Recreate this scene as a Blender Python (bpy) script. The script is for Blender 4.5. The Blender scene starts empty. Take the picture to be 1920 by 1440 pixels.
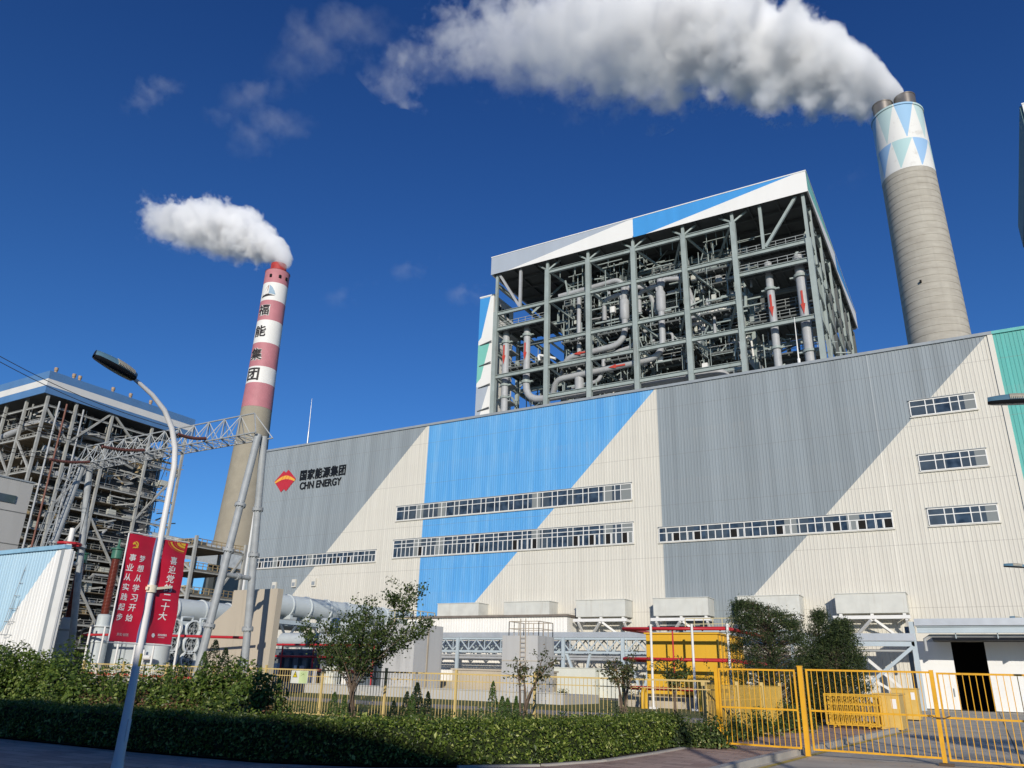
import bpy, bmesh, math, random
import numpy as np
from mathutils import Vector, Matrix
rad = math.radians
S = bpy.context.scene
COL = S.collection

# ------------------------------------------------------------------ camera
# measured from the photograph: 26.8 mm lens, pitched up 20.9 deg, rolled 1.6 deg; X along the facade, Y away from the viewer
F, CX, CY, EYE = 1429.0, 960.0, 720.0, 1.6
zen = np.array([1067. - CX, 3013. + CY, -F]); zen /= np.linalg.norm(zen)
lft = np.array([-1630. - CX, -(1193. - CY), -F]); lft -= zen * (zen @ lft); lft /= np.linalg.norm(lft)
RW = np.array([-lft, np.cross(zen, -lft), zen])
CAMP = np.array([0, 0, EYE])
cam = bpy.data.cameras.new('camera'); cam.sensor_width = 36; cam.lens = F / 1920 * 36
cam.clip_start = 0.1; cam.clip_end = 6000
co = bpy.data.objects.new('camera', cam); COL.objects.link(co)
m4 = Matrix([list(RW[0]) + [0], list(RW[1]) + [0], list(RW[2]) + [EYE], [0, 0, 0, 1]])
co.matrix_world = m4
S.camera = co

def ray(px, py): return RW @ np.array([px - CX, CY - py, -F])
def PY(px, py, y): d = ray(px, py); return CAMP + d * (y / d[1])
def PX(px, py, x): d = ray(px, py); return CAMP + d * (x / d[0])
def PZ(px, py, z=0.): d = ray(px, py); return CAMP + d * ((z - EYE) / d[2])

# ------------------------------------------------------------------ light
SUN_AZ, SUN_EL = rad(29), rad(16.5)
tosun = Vector((math.sin(SUN_AZ) * math.cos(SUN_EL), -math.cos(SUN_AZ) * math.cos(SUN_EL), math.sin(SUN_EL)))
sl = bpy.data.lights.new('sun', 'SUN'); sl.energy = 3.9; sl.angle = rad(0.5); sl.color = (1, .925, .815)
so = bpy.data.objects.new('sun', sl); COL.objects.link(so)
so.rotation_euler = tosun.to_track_quat('Z', 'Y').to_euler()
W = bpy.data.worlds.new('World'); S.world = W; W.use_nodes = True
wn = W.node_tree; bg = wn.nodes['Background']
sky = wn.nodes.new('ShaderNodeTexSky'); sky.sky_type = 'NISHITA'; sky.sun_disc = False
sky.sun_elevation = SUN_EL; sky.sun_rotation = math.pi - SUN_AZ
sky.air_density = 1.0; sky.dust_density = 0.15; sky.ozone_density = 4.0; sky.altitude = 100
# clean autumn air: a deeper royal blue overhead than the standard sky, easing off towards the horizon
tcw = wn.nodes.new('ShaderNodeTexCoord'); spw = wn.nodes.new('ShaderNodeSeparateXYZ'); wn.links.new(tcw.outputs['Generated'], spw.inputs[0])
mrw = wn.nodes.new('ShaderNodeMapRange'); mrw.inputs[1].default_value = .10; mrw.inputs[2].default_value = .72; wn.links.new(spw.outputs[2], mrw.inputs[0])
tnt = wn.nodes.new('ShaderNodeMix'); tnt.data_type = 'RGBA'; tnt.inputs[6].default_value = (.50, .90, 1.30, 1); tnt.inputs[7].default_value = (.27, .565, 1.05, 1); wn.links.new(mrw.outputs[0], tnt.inputs[0])
hs = wn.nodes.new('ShaderNodeMix'); hs.data_type = 'RGBA'; hs.blend_type = 'MULTIPLY'; hs.inputs[0].default_value = 1
wn.links.new(sky.outputs[0], hs.inputs[6]); wn.links.new(tnt.outputs[2], hs.inputs[7]); wn.links.new(hs.outputs[2], bg.inputs['Color'])
bg.inputs['Strength'].default_value = 0.092
S.view_settings.view_transform = 'Standard'; S.view_settings.look = 'None'
S.view_settings.exposure = 0.0; S.view_settings.gamma = 1.0
S.cycles.max_bounces = 26; S.cycles.diffuse_bounces = 3; S.cycles.glossy_bounces = 3
S.cycles.transmission_bounces = 4; S.cycles.transparent_max_bounces = 8; S.cycles.volume_bounces = 24
S.cycles.volume_step_rate = 0.22; S.cycles.volume_max_steps = 256
S.cycles.use_adaptive_sampling = True; S.cycles.adaptive_threshold = 0.012
S.cycles.use_denoising = True

# ------------------------------------------------------------------ materials
MATS = {}
class NT:
    """short hand for shader nodes"""
    def __init__(s, tree): s.t = tree
    def n(s, typ, **kw):
        nd = s.t.nodes.new(typ)
        for k, v in kw.items():
            if k in ('ins',):
                for i, val in v.items():
                    if hasattr(val, 'is_output'): s.t.links.new(val, nd.inputs[i])
                    else: nd.inputs[i].default_value = val
            else: setattr(nd, k, v)
        return nd
    def m(s, op, a, b=0., c=None, clamp=False):
        nd = s.t.nodes.new('ShaderNodeMath'); nd.operation = op; nd.use_clamp = clamp
        for i, v in enumerate((a, b) if c is None else (a, b, c)):
            if hasattr(v, 'is_output'): s.t.links.new(v, nd.inputs[i])
            else: nd.inputs[i].default_value = v
        return nd.outputs[0]
    def mix(s, fac, a, b, blend='MIX'):
        nd = s.t.nodes.new('ShaderNodeMix'); nd.data_type = 'RGBA'; nd.blend_type = blend
        for i, v in ((0, fac), (6, a), (7, b)):
            if hasattr(v, 'is_output'): s.t.links.new(v, nd.inputs[i])
            else: nd.inputs[i].default_value = v if i == 0 else (tuple(v) + (1,))[:4]
        return nd.outputs[2]
    def noise(s, vec, scale, detail=3, rough=.55, out=0):
        nd = s.n('ShaderNodeTexNoise'); nd.inputs['Scale'].default_value = scale
        nd.inputs['Detail'].default_value = detail; nd.inputs['Roughness'].default_value = rough
        s.t.links.new(vec, nd.inputs['Vector']); return nd.outputs[out]
    def ramp(s, fac, lo, hi, a=0., b=1.):
        nd = s.n('ShaderNodeMapRange'); nd.clamp = True
        for i, v in enumerate((fac, lo, hi, a, b)):
            if hasattr(v, 'is_output'): s.t.links.new(v, nd.inputs[i])
            else: nd.inputs[i].default_value = v
        return nd.outputs[0]
    def scaled(s, vec, sc):
        nd = s.n('ShaderNodeVectorMath', operation='MULTIPLY'); s.t.links.new(vec, nd.inputs[0]); nd.inputs[1].default_value = sc
        return nd.outputs[0]

def base(name):
    m = bpy.data.materials.new(name); m.use_nodes = True
    t = m.node_tree; b = t.nodes['Principled BSDF']; b.inputs['Specular IOR Level'].default_value = .3
    return m, NT(t), b

def M(name, col, rough=.6, metal=0., var=.25, scale=1.5, streak=False, dirt=None, bump=0., spec=.3):
    """weathered paint / metal / concrete: base colour broken up by two noises, optional vertical streaks and dirt"""
    if name in MATS: return MATS[name]
    m, n, b = base(name)
    geo = n.n('ShaderNodeNewGeometry').outputs['Position']
    v = n.scaled(geo, (1, 1, .12)) if streak else geo
    f1 = n.noise(v, scale, 4); f2 = n.noise(geo, scale * .17, 2)
    dk = tuple(c * (1 - var) for c in col); lt = tuple(min(1, c * (1 + var * .5)) for c in col)
    c = n.mix(n.ramp(f1, .3, .7), dk, lt)
    c = n.mix(n.ramp(f2, .35, .65, 0, .6), c, col)
    if dirt:
        f3 = n.noise(n.scaled(geo, (1.3, 1.3, .1)), scale * 1.7, 5, .65)
        c = n.mix(n.ramp(f3, .56, .75, 0, .55), c, dirt)
    n.t.links.new(c, b.inputs['Base Color'])
    b.inputs['Roughness'].default_value = rough; b.inputs['Metallic'].default_value = metal
    b.inputs['Specular IOR Level'].default_value = spec
    if bump:
        bp = n.n('ShaderNodeBump'); bp.inputs['Strength'].default_value = bump; bp.inputs['Distance'].default_value = .03
        n.t.links.new(n.noise(geo, scale * 6, 4), bp.inputs['Height']); n.t.links.new(bp.outputs[0], b.inputs['Normal'])
    MATS[name] = m; return m

def leafmat(name, c1, c2, c3=None, trans=.25, rough=.45):
    if name in MATS: return MATS[name]
    m, n, b = base(name)
    at = n.n('ShaderNodeAttribute'); at.attribute_name = 'tint'
    c = n.mix(at.outputs['Fac'], c1, c2)
    if c3: c = n.mix(n.ramp(at.outputs['Fac'], .86, .9), c, c3)
    n.t.links.new(c, b.inputs['Base Color']); b.inputs['Roughness'].default_value = rough
    b.inputs['Specular IOR Level'].default_value = .35
    tr = n.n('ShaderNodeBsdfTranslucent'); n.t.links.new(n.mix(.5, c, (.12, .2, .02)), tr.inputs['Color'])
    mx = n.n('ShaderNodeMixShader'); mx.inputs[0].default_value = trans
    n.t.links.new(b.outputs[0], mx.inputs[1]); n.t.links.new(tr.outputs[0], mx.inputs[2])
    n.t.links.new(mx.outputs[0], n.t.nodes['Material Output'].inputs['Surface'])
    MATS[name] = m; return m

CREAM = (.685, .655, .57); GREY = (.250, .285, .303); BLUE = (.115, .37, .68); TEAL = (.115, .46, .41)
def cladding_material():
    """hall cladding: cream sheet with grey, blue and teal panels painted on it, streaked by weather"""
    m, n, b = base('hall_cladding_paint')
    geo = n.n('ShaderNodeNewGeometry').outputs['Position']
    sp = n.n('ShaderNodeSeparateXYZ'); n.t.links.new(geo, sp.inputs[0]); X, Z = sp.outputs[0], sp.outputs[2]
    def left_of(x0, z0, k): # X < x0 + k (Z - z0)
        return n.m('LESS_THAN', X, n.m('MULTIPLY_ADD', Z, k, x0 - k * z0))
    fine = n.noise(n.scaled(geo, (2.6, 1, .05)), 1.0, 4, .6)
    broad = n.noise(n.scaled(geo, (.9, 1, .02)), 1.0, 2, .5)
    blot = n.noise(geo, .12, 3)
    cr = n.mix(n.ramp(fine, .35, .7), tuple(c * .86 for c in CREAM), CREAM)
    cr = n.mix(n.ramp(blot, .4, .7, 0, .35), cr, tuple(c * .9 for c in CREAM))
    gr = n.mix(n.ramp(broad, .4, .62), tuple(c * .91 for c in GREY), tuple(c * 1.09 for c in GREY))
    gr = n.mix(n.ramp(fine, .5, .75, 0, .5), gr, tuple(c * 1.25 for c in GREY))
    bl = n.mix(n.ramp(fine, .35, .68), (.085, .315, .64), BLUE)
    bl = n.mix(n.ramp(n.noise(n.scaled(geo, (1.2, 1, .10)), .8, 5, .65), .44, .75, 0, .8), bl, (.20, .45, .71))
    te = n.mix(n.ramp(fine, .35, .7), tuple(c * .85 for c in TEAL), TEAL)
    c = n.mix(left_of(-56.4, 30.8, .985), cr, gr)
    c = n.mix(n.m('MULTIPLY', n.m('GREATER_THAN', X, -55.96), left_of(-26.1, 30.84, 1.008)), c, bl)
    c = n.mix(n.m('MULTIPLY', n.m('GREATER_THAN', X, -25.83), left_of(4.74, 30.86, 1.016)), c, gr)
    c = n.mix(n.m('GREATER_THAN', X, 5.25), c, te)
    # sheet laps (thin dirt lines every 5.2 m)
    lap = n.m('LESS_THAN', n.m('ABSOLUTE', n.m('SUBTRACT', n.m('FRACT', n.m('MULTIPLY', Z, 1 / 5.2)), .5)), .006)
    c = n.mix(n.m('MULTIPLY', lap, .3), c, (.2, .18, .15))
    # rain streaks running down below the window bands and roof edge, rust at fixings
    stk = n.noise(n.scaled(geo, (5.5, 1, .10)), 1.0, 5, .7)
    c = n.mix(n.ramp(stk, .60, .80, 0, .34), c, (.33, .29, .23))
    c = n.mix(n.m('MULTIPLY', n.ramp(stk, .42, .7), n.ramp(n.m('FRACT', n.m('MULTIPLY', Z, 1 / 5.2)), .55, 1., 0., .16)), c, (.40, .37, .32))
    n.t.links.new(c, b.inputs['Base Color']); b.inputs['Roughness'].default_value = .5
    return m

def glassmat(name, col=(.018, .026, .036), rough=.07):
    if name in MATS: return MATS[name]
    m, n, b = base(name)
    geo = n.n('ShaderNodeNewGeometry').outputs['Position']
    f = n.noise(n.scaled(geo, (1.1, 1, 1.1)), 1.3, 1); sp = n.n('ShaderNodeSeparateXYZ'); n.t.links.new(geo, sp.inputs[0])
    wn_ = n.n('ShaderNodeTexWhiteNoise', noise_dimensions='1D'); n.t.links.new(n.m('FLOOR', n.m('MULTIPLY', sp.outputs[0], .93)), wn_.inputs['W'])
    c = n.mix(n.ramp(f, .35, .65), col, tuple(c * 3. for c in col))
    c = n.mix(n.m('GREATER_THAN', wn_.outputs['Value'], .86), c, (.24, .25, .23))   # drawn blinds behind some panes
    c = n.mix(n.m('MULTIPLY', n.m('LESS_THAN', wn_.outputs['Value'], .3), .6), c, (.075, .088, .092))
    n.t.links.new(c, b.inputs['Base Color'])
    b.inputs['Roughness'].default_value = rough; b.inputs['Specular IOR Level'].default_value = .6
    MATS[name] = m; return m

# ------------------------------------------------------------------ mesh builder
ORG = {}
class MB:
    def __init__(s): s.v = []; s.f = []; s.mi = []; s.sm = []
    def add(s, vs, fs, mi=0, sm=False):
        o = len(s.v); s.v += [tuple(map(float, p)) for p in vs]
        for f in fs: s.f.append([o + i for i in f]); s.mi.append(mi); s.sm.append(sm)
        return s
    def box(s, x0, y0, z0, x1, y1, z1, mi=0):
        x0, x1 = sorted((x0, x1)); y0, y1 = sorted((y0, y1)); z0, z1 = sorted((z0, z1))
        return s.add([(x0,y0,z0),(x1,y0,z0),(x1,y1,z0),(x0,y1,z0),(x0,y0,z1),(x1,y0,z1),(x1,y1,z1),(x0,y1,z1)],
              [(0,3,2,1),(4,5,6,7),(0,1,5,4),(1,2,6,5),(2,3,7,6),(3,0,4,7)], mi)
    def bar(s, p, q, w=.1, h=None, mi=0):
        p = Vector(p); q = Vector(q); h = h or w; d = q - p
        if d.length < 1e-6: return s
        d.normalize(); up = Vector((0, 0, 1)) if abs(d.z) < .95 else Vector((0, 1, 0))
        a = d.cross(up).normalized() * w / 2; c = a.cross(d).normalized() * h / 2
        vs = [e + sa * a + sc * c for e in (p, q) for sa, sc in ((-1,-1),(1,-1),(1,1),(-1,1))]
        return s.add(vs, [(0,1,2,3),(7,6,5,4),(0,4,5,1),(1,5,6,2),(2,6,7,3),(3,7,4,0)], mi)
    def hbeam(s, p, q, w, h, t=.05, mi=0):
        """I section: two flanges and a web"""
        p = Vector(p); q = Vector(q); d = (q - p).normalized()
        up = Vector((0, 0, 1)) if abs(d.z) < .95 else Vector((0, 1, 0))
        c = d.cross(up).normalized().cross(d)
        s.bar(p + c * (h / 2 - t / 2), q + c * (h / 2 - t / 2), w, t, mi); s.bar(p - c * (h / 2 - t / 2), q - c * (h / 2 - t / 2), w, t, mi)
        return s.bar(p, q, t, h - 2 * t - .004, mi)
    def tube(s, pts, r, n=10, mi=0, cap=True, sm=True):
        pts = [Vector(p) for p in pts]; k = len(pts); rs = list(r) if hasattr(r, '__len__') else [r] * k
        rings = []; a = None
        for i, p in enumerate(pts):
            d = ((pts[min(i + 1, k - 1)] - p).normalized() + (p - pts[max(i - 1, 0)]).normalized())
            d = d.normalized() if d.length > 1e-9 else Vector((0, 0, 1))
            if a is None: a = d.orthogonal().normalized()
            else: a = (a - d * a.dot(d)).normalized()
            b = d.cross(a)
            rings.append([p + (a * math.cos(t) + b * math.sin(t)) * rs[i] for t in (2 * math.pi * j / n for j in range(n))])
        vs = [v for rg in rings for v in rg]; fs = []
        for i in range(k - 1):
            for j in range(n):
                jj = (j + 1) % n; fs.append((i * n + j, i * n + jj, (i + 1) * n + jj, (i + 1) * n + j))
        s.add(vs, fs, mi, sm)
        if cap: s.add(rings[0], [list(range(n))[::-1]], mi); s.add(rings[-1], [list(range(n))], mi)
        return s
    def lathe(s, prof, c=(0, 0, 0), n=32, mi=None, axis='Z', sm=True):
        """profile [(r, z)] turned about an axis through c; mi may be a list per band"""
        vs = []
        for r, z in prof:
            for j in range(n):
                t = 2 * math.pi * j / n; x, y = r * math.cos(t), r * math.sin(t)
                p = (x, y, z) if axis == 'Z' else ((z, x, y) if axis == 'X' else (y, z, x))
                vs.append((p[0] + c[0], p[1] + c[1], p[2] + c[2]))
        for i in range(len(prof) - 1):
            fs = [(j, (j + 1) % n, n + (j + 1) % n, n + j) for j in range(n)]
            s.add(vs[i * n:(i + 2) * n], fs, mi[i] if mi else 0, sm)
        return s
    def poly(s, pts, mi=0): return s.add(pts, [list(range(len(pts)))], mi)
    def prism(s, pts, off, mi=0):
        """closed polygon pushed along off"""
        n = len(pts); o = Vector(off); a = [Vector(p) for p in pts]; b = [p + o for p in a]
        return s.add(a + b, [list(range(n))[::-1], list(range(n, 2 * n))] + [(i, (i + 1) % n, n + (i + 1) % n, n + i) for i in range(n)], mi)
    def rail(s, pts, h=1.1, step=1.6, w=.07, mi=0):
        """handrail with two rails and posts along a polyline"""
        for p, q in zip(pts[:-1], pts[1:]):
            p = Vector(p); q = Vector(q); L = (q - p).length; k = max(1, round(L / step)); up = Vector((0, 0, 1))
            s.bar(p + up * h, q + up * h, w, w, mi); s.bar(p + up * h * .5, q + up * h * .5, w * .8, w * .8, mi)
            for i in range(k + 1): c = p.lerp(q, i / k); s.bar(c, c + up * (h - w / 2), w * .9, w * .9, mi)
        return s
    def build(s, name, mats, parent=None, kind=None, label=None, cat=None, group=None):
        me = bpy.data.meshes.new(name); o0 = ORG.get(parent.name, Vector((0, 0, 0))) if parent else Vector((0, 0, 0))
        me.from_pydata([(a - o0.x, b - o0.y, c - o0.z) for a, b, c in s.v], [], s.f)
        if not isinstance(mats, (list, tuple)): mats = [mats]
        for m in mats: me.materials.append(m)
        me.polygons.foreach_set('material_index', s.mi); me.polygons.foreach_set('use_smooth', s.sm); me.update()
        o = bpy.data.objects.new(name, me); COL.objects.link(o)
        if parent: o.parent = parent
        ORG[o.name] = o0
        tag(o, label, cat, group, kind); return o

def tag(o, label=None, cat=None, group=None, kind=None):
    for k, v in (('label', label), ('category', cat), ('group', group), ('kind', kind)):
        if v: o[k] = v
def thing(name, label, cat, loc=(0, 0, 0), group=None, kind=None):
    o = bpy.data.objects.new(name, None); COL.objects.link(o); o.location = loc; o.empty_display_size = .2
    ORG[o.name] = Vector(loc); tag(o, label, cat, group, kind); return o
def copy_tree(o, parent=None):
    c = o.copy(); COL.objects.link(c); c.parent = parent
    for ch in list(o.children): copy_tree(ch, c)
    return c
def copy_thing(o, loc, label, rz=0., sc=None):
    c = copy_tree(o); c.location = loc; c.rotation_euler = (0, 0, rz); c['label'] = label
    if sc: c.scale = sc
    return c

def text_mesh(body, size=1., bold=0., extrude=.02, sx=1., align='CENTER', space=1., shear=0.):
    """lettering as mesh in its own XY plane, returns (verts, faces)"""
    cu = bpy.data.curves.new('lettering', 'FONT'); cu.body = body; cu.size = size; cu.offset = bold; cu.extrude = extrude
    cu.align_x = align; cu.align_y = 'CENTER'; cu.space_character = space; cu.shear = shear; cu.resolution_u = 3
    ob = bpy.data.objects.new('lettering', cu); COL.objects.link(ob)
    dg = bpy.context.evaluated_depsgraph_get(); me = bpy.data.meshes.new_from_object(ob.evaluated_get(dg))
    vs = [(v.co.x * sx, v.co.y, v.co.z) for v in me.vertices]; fs = [list(p.vertices) for p in me.polygons]
    bpy.data.objects.remove(ob); bpy.data.curves.remove(cu); bpy.data.meshes.remove(me)
    return vs, fs
def fit(vs, w, h):
    """scale lettering to a box w x h centred on the origin"""
    xs = [v[0] for v in vs]; ys = [v[1] for v in vs]; cx, cy = (min(xs) + max(xs)) / 2, (min(ys) + max(ys)) / 2
    kx, ky = w / (max(xs) - min(xs)), h / (max(ys) - min(ys))
    return [((x - cx) * kx, (y - cy) * ky, z) for x, y, z in vs]
def place(vs, o, ax, ay, an):
    o, ax, ay, an = map(Vector, (o, ax, ay, an)); return [o + ax * x + ay * y + an * z for x, y, z in vs]

# ------------------------------------------------------------------ leaves
def leaf_object(name, pts, nrm, size, mat, parent=None, asp=.5, seed=0, jit=.9, tint=None, extra=None, **tags):
    """pts (N,3), rough outward normals (N,3): N folded leaf blades as one mesh with a random tint each"""
    rg = np.random.default_rng(seed); N = len(pts); pts = np.asarray(pts, float)
    o0 = ORG.get(parent.name, Vector((0, 0, 0))) if parent else Vector((0, 0, 0))
    pts = pts - np.array(o0)
    n = np.asarray(nrm, float) + rg.normal(0, jit, (N, 3)); n /= np.linalg.norm(n, axis=1)[:, None] + 1e-9
    u = np.cross(n, rg.normal(0, 1, (N, 3))); u /= np.linalg.norm(u, axis=1)[:, None] + 1e-9
    v = np.cross(n, u); L = (np.asarray(size) * rg.uniform(.65, 1.25, N))[:, None]
    p0 = pts - u * L * .5; p2 = pts + u * L * .5; p1 = pts + v * L * asp * .5 + n * L * .1; p3 = pts - v * L * asp * .5 + n * L * .1
    V = np.stack([p0, p1, p2, p3], 1).reshape(-1, 3)
    T = rg.uniform(0, 1, N) if tint is None else tint
    nv = len(V); F_ = np.arange(nv).reshape(-1, 4); mats = [mat]
    ev, ef = (extra[0].v, extra[0].f) if extra else ([], [])
    me = bpy.data.meshes.new(name)
    faces = F_.tolist() + [[i + nv for i in f] for f in ef]
    verts = V.tolist() + [(a - o0.x, b - o0.y, c - o0.z) for a, b, c in ev]
    me.from_pydata(verts, [], faces); me.materials.append(mat)
    if extra: me.materials.append(extra[1])
    at = me.attributes.new('tint', 'FLOAT', 'FACE')
    at.data.foreach_set('value', np.concatenate([T, np.zeros(len(ef))]).astype(np.float32))
    me.polygons.foreach_set('material_index', [0] * N + [1] * len(ef)); me.update()
    o = bpy.data.objects.new(name, me); COL.objects.link(o)
    if parent: o.parent = parent
    ORG[o.name] = o0; tag(o, tags.get('label'), tags.get('cat'), tags.get('group'), tags.get('kind')); return o
# ================================================================== SETTING
conc = M('concrete_paving', (.30, .28, .24), .85, var=.22, scale=.9, bump=.15)
grass_m = M('lawn_soil', (.13, .15, .045), .95, var=.5, scale=3., bump=.3)
def sheet(name, pts, z, mat, thick=.0):
    mb = MB(); mb.add([(x, y, z) for x, y in pts], [list(range(len(pts)))]); return mb.build(name, mat, kind='structure')
sheet('ground', [(-2500, -900), (2500, -900), (2500, 3000), (-2500, 3000)], -.012, M('yard_ground', (.23, .21, .17), .9, var=.3, scale=.35))
def brick_material():
    m, n, b = base('paving_bricks')
    geo = n.n('ShaderNodeNewGeometry').outputs['Position']
    br = n.n('ShaderNodeTexBrick'); n.t.links.new(n.scaled(geo, (1, 1, 1)), br.inputs['Vector'])
    br.inputs['Scale'].default_value = 1.0; br.inputs['Brick Width'].default_value = .6; br.inputs['Row Height'].default_value = .3
    br.inputs['Mortar Size'].default_value = .006; br.inputs['Color1'].default_value = (.60, .43, .335, 1); br.inputs['Color2'].default_value = (.37, .235, .19, 1)
    br.inputs['Mortar'].default_value = (.10, .085, .07, 1); br.inputs['Bias'].default_value = -.1
    c = n.mix(n.ramp(n.noise(geo, 1.2, 4), .3, .75, 0, .5), br.outputs['Color'], (.27, .21, .17))
    n.t.links.new(c, b.inputs['Base Color']); b.inputs['Roughness'].default_value = .85; return m
brick = brick_material()
HEDGE = [(-34, 10.15), (-27, 10.2), (-19, 10.35), (-14.5, 10.6), (-11.6, 11.0), (-9.9, 11.8), (-8.7, 12.9), (-7.75, 14.2), (-7.25, 15.8), (-7.1, 18.), (-7.05, 20.3), (-7.0, 21.15)]
kerb_line = [(-60, 1.5), (-4.9, 1.5), (-4.7, 12.), (-4.6, 17.), (-4.3, 22.), (-3.9, 28), (-3.3, 36.5)]
pave = [(-60, -6)] + [(-4.9, -6)] + kerb_line[1:] + [(-6.6, 36.5), (-6.75, 21.5)] + [(x + .25, y - .2) for x, y in HEDGE[::-1]] + [(-60, 10.1)]
def slab(name, pts, z0, z1, mat):
    mb = MB(); mb.prism([(x, y, z0) for x, y in pts], (0, 0, z1 - z0)); return mb.build(name, mat, kind='structure')
slab('pavement', pave, -.008, .03, brick)
sheet('road', [(-4.6, -60), (40, -60), (40, 73.6), (-6.2, 73.6), (-6.2, 40), (-3.3, 37), (-3.9, 28), (-4.3, 22), (-4.75, 12), (-4.9, -6)], -.004, M('concrete_road', (.54, .49, .40), .8, var=.38, scale=.8, bump=.1))
kb = MB()
kp = [(-4.9, -6)] + kerb_line[1:]
for (a, b_), (c, d) in zip(kp[:-1], kp[1:]): kb.bar((a + .08, b_, .06), (c + .08, d, .06), .18, .14)
kb.build('kerb', M('kerb_concrete', (.42, .40, .36), .85, var=.2, scale=2), kind='structure')
eb = MB()
for (a, b_), (c, d) in zip(HEDGE[6:-1], HEDGE[7:]):
    n_ = Vector((d - b_, -(c - a), 0)).normalized() * .30
    eb.bar((a + n_.x, b_ + n_.y, .035), (c + n_.x, d + n_.y, .035), .12, .06)
eb.build('bed_kerb', MATS['kerb_concrete'], kind='structure')
# soil bed behind the hedge, lawn strips and a path inside the fence
bed = [(x, y) for x, y in HEDGE] + [(-7.0, 22.6), (-34, 22.6)]
sheet('planting_bed', bed, .03, M('bed_soil', (.10, .075, .05), .95, var=.4, scale=4, bump=.4))
sheet('lawn', [(-60, 22.6), (-7.0, 22.6), (-7.0, 33), (-60, 33)], .004, grass_m)
sheet('path', [(-60, 33.0), (-8.5, 33.0), (-8.5, 37.5), (-60, 37.5)], .012, conc)
sheet('inner_lawn', [(-60, 37.5), (-8.5, 37.5), (-8.5, 60), (-60, 60)], .004, grass_m)
# yellow edge line on the driveway
yl = MB()
for (a, b_), (c, d) in zip(kp[2:-1], kp[3:]):
    yl.add([(a + .32, b_, .002), (a + .46, b_, .002), (c + .46, d, .002), (c + .32, d, .002)], [(0, 1, 2, 3)])
yl.build('road_edge_line', M('faded_yellow_line', (.55, .42, .10), .8, var=.5, scale=6), kind='structure')
# expansion joints of the concrete driveway
jm = MB()
for y in (26.5, 31.5, 36.5, 42, 48, 54, 60, 66): jm.add([(-4.0 if y < 38 else -6, y, .001), (30, y, .001), (30, y + .04, .001), (-4.0 if y < 38 else -6, y + .04, .001)], [(0, 1, 2, 3)])
for x in (.4, 4.6): jm.add([(x, 20, .001), (x + .035, 20, .001), (x + .035, 73, .001), (x, 73, .001)], [(0, 1, 2, 3)])
jm.build('road_joints', M('joint_tar', (.06, .055, .05), .9), kind='structure')

# ================================================================== TURBINE HALL
FY = 74.0; HT = 30.9; XL, XR = -85.6, 14.0
clad = cladding_material(); cream_m = M('cream_trim', CREAM, .5, var=.12, scale=.8, streak=True, dirt=(.45, .40, .32))
white_m = M('white_frame_paint', (.78, .77, .73), .45, var=.08)
gtrim = M('grey_trim', (.30, .33, .35), .45, var=.15)
hall = thing('turbine_hall', 'huge corrugated power station hall painted cream, grey, blue and teal with a red emblem', 'power station', (-36, FY, 0))
wall_m = MB()
def ribs(mb, x0, x1, z0, z1, y, pitch=.31, d=.029):
    """real corrugation: trapezoid ribs standing d proud of y"""
    k = int((x1 - x0) / pitch); xs = []
    for i in range(k):
        a = x0 + i * pitch; xs += [(a, 0), (a + pitch * .62, 0), (a + pitch * .72, d), (a + pitch * .9, d)]
    xs.append((x1, 0)); vs = []
    for x, o in xs: vs += [(x, y - o, z0), (x, y - o, z1)]
    mb.add(vs, [(2 * i, 2 * i + 2, 2 * i + 3, 2 * i + 1) for i in range(len(xs) - 1)])
ribs(wall_m, XL, -4.95, 0.0, HT, FY); ribs(wall_m, -4.95, XR, 5.75, HT, FY)
wall_m.build('cladding', clad, hall)
MB().box(XL, FY + .06, 0, -4.9, 104, HT - .1).box(-4.9, FY + .06, 5.8, XR, 104, HT - .1).build('wall', M('hall_side_wall', (.60, .58, .52), .6), hall)
MB().box(XL - .12, FY - .14, 0, XL + .16, FY + .3, HT + .1).build('corner_trim', white_m, hall)
MB().box(XL - .15, FY - .16, HT, 5.2, FY + .35, HT + .28).build('roof_edge', gtrim, hall)
MB().box(5.2, FY - .16, HT + .002, XR, FY + .35, HT + .282).build('roof_edge', M('teal_trim', (.14, .47, .43), .5), hall)
MB().box(4.85, FY - .11, 5.9, 5.24, FY - .055, HT - .02).build('corner_trim', cream_m, hall)
glass = glassmat('window_glass'); dark = M('painted_dark_inside', (.012, .011, .010), .9, var=.1)  # near-black colour paints the unlit inside of sashes and chimney holes
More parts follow.
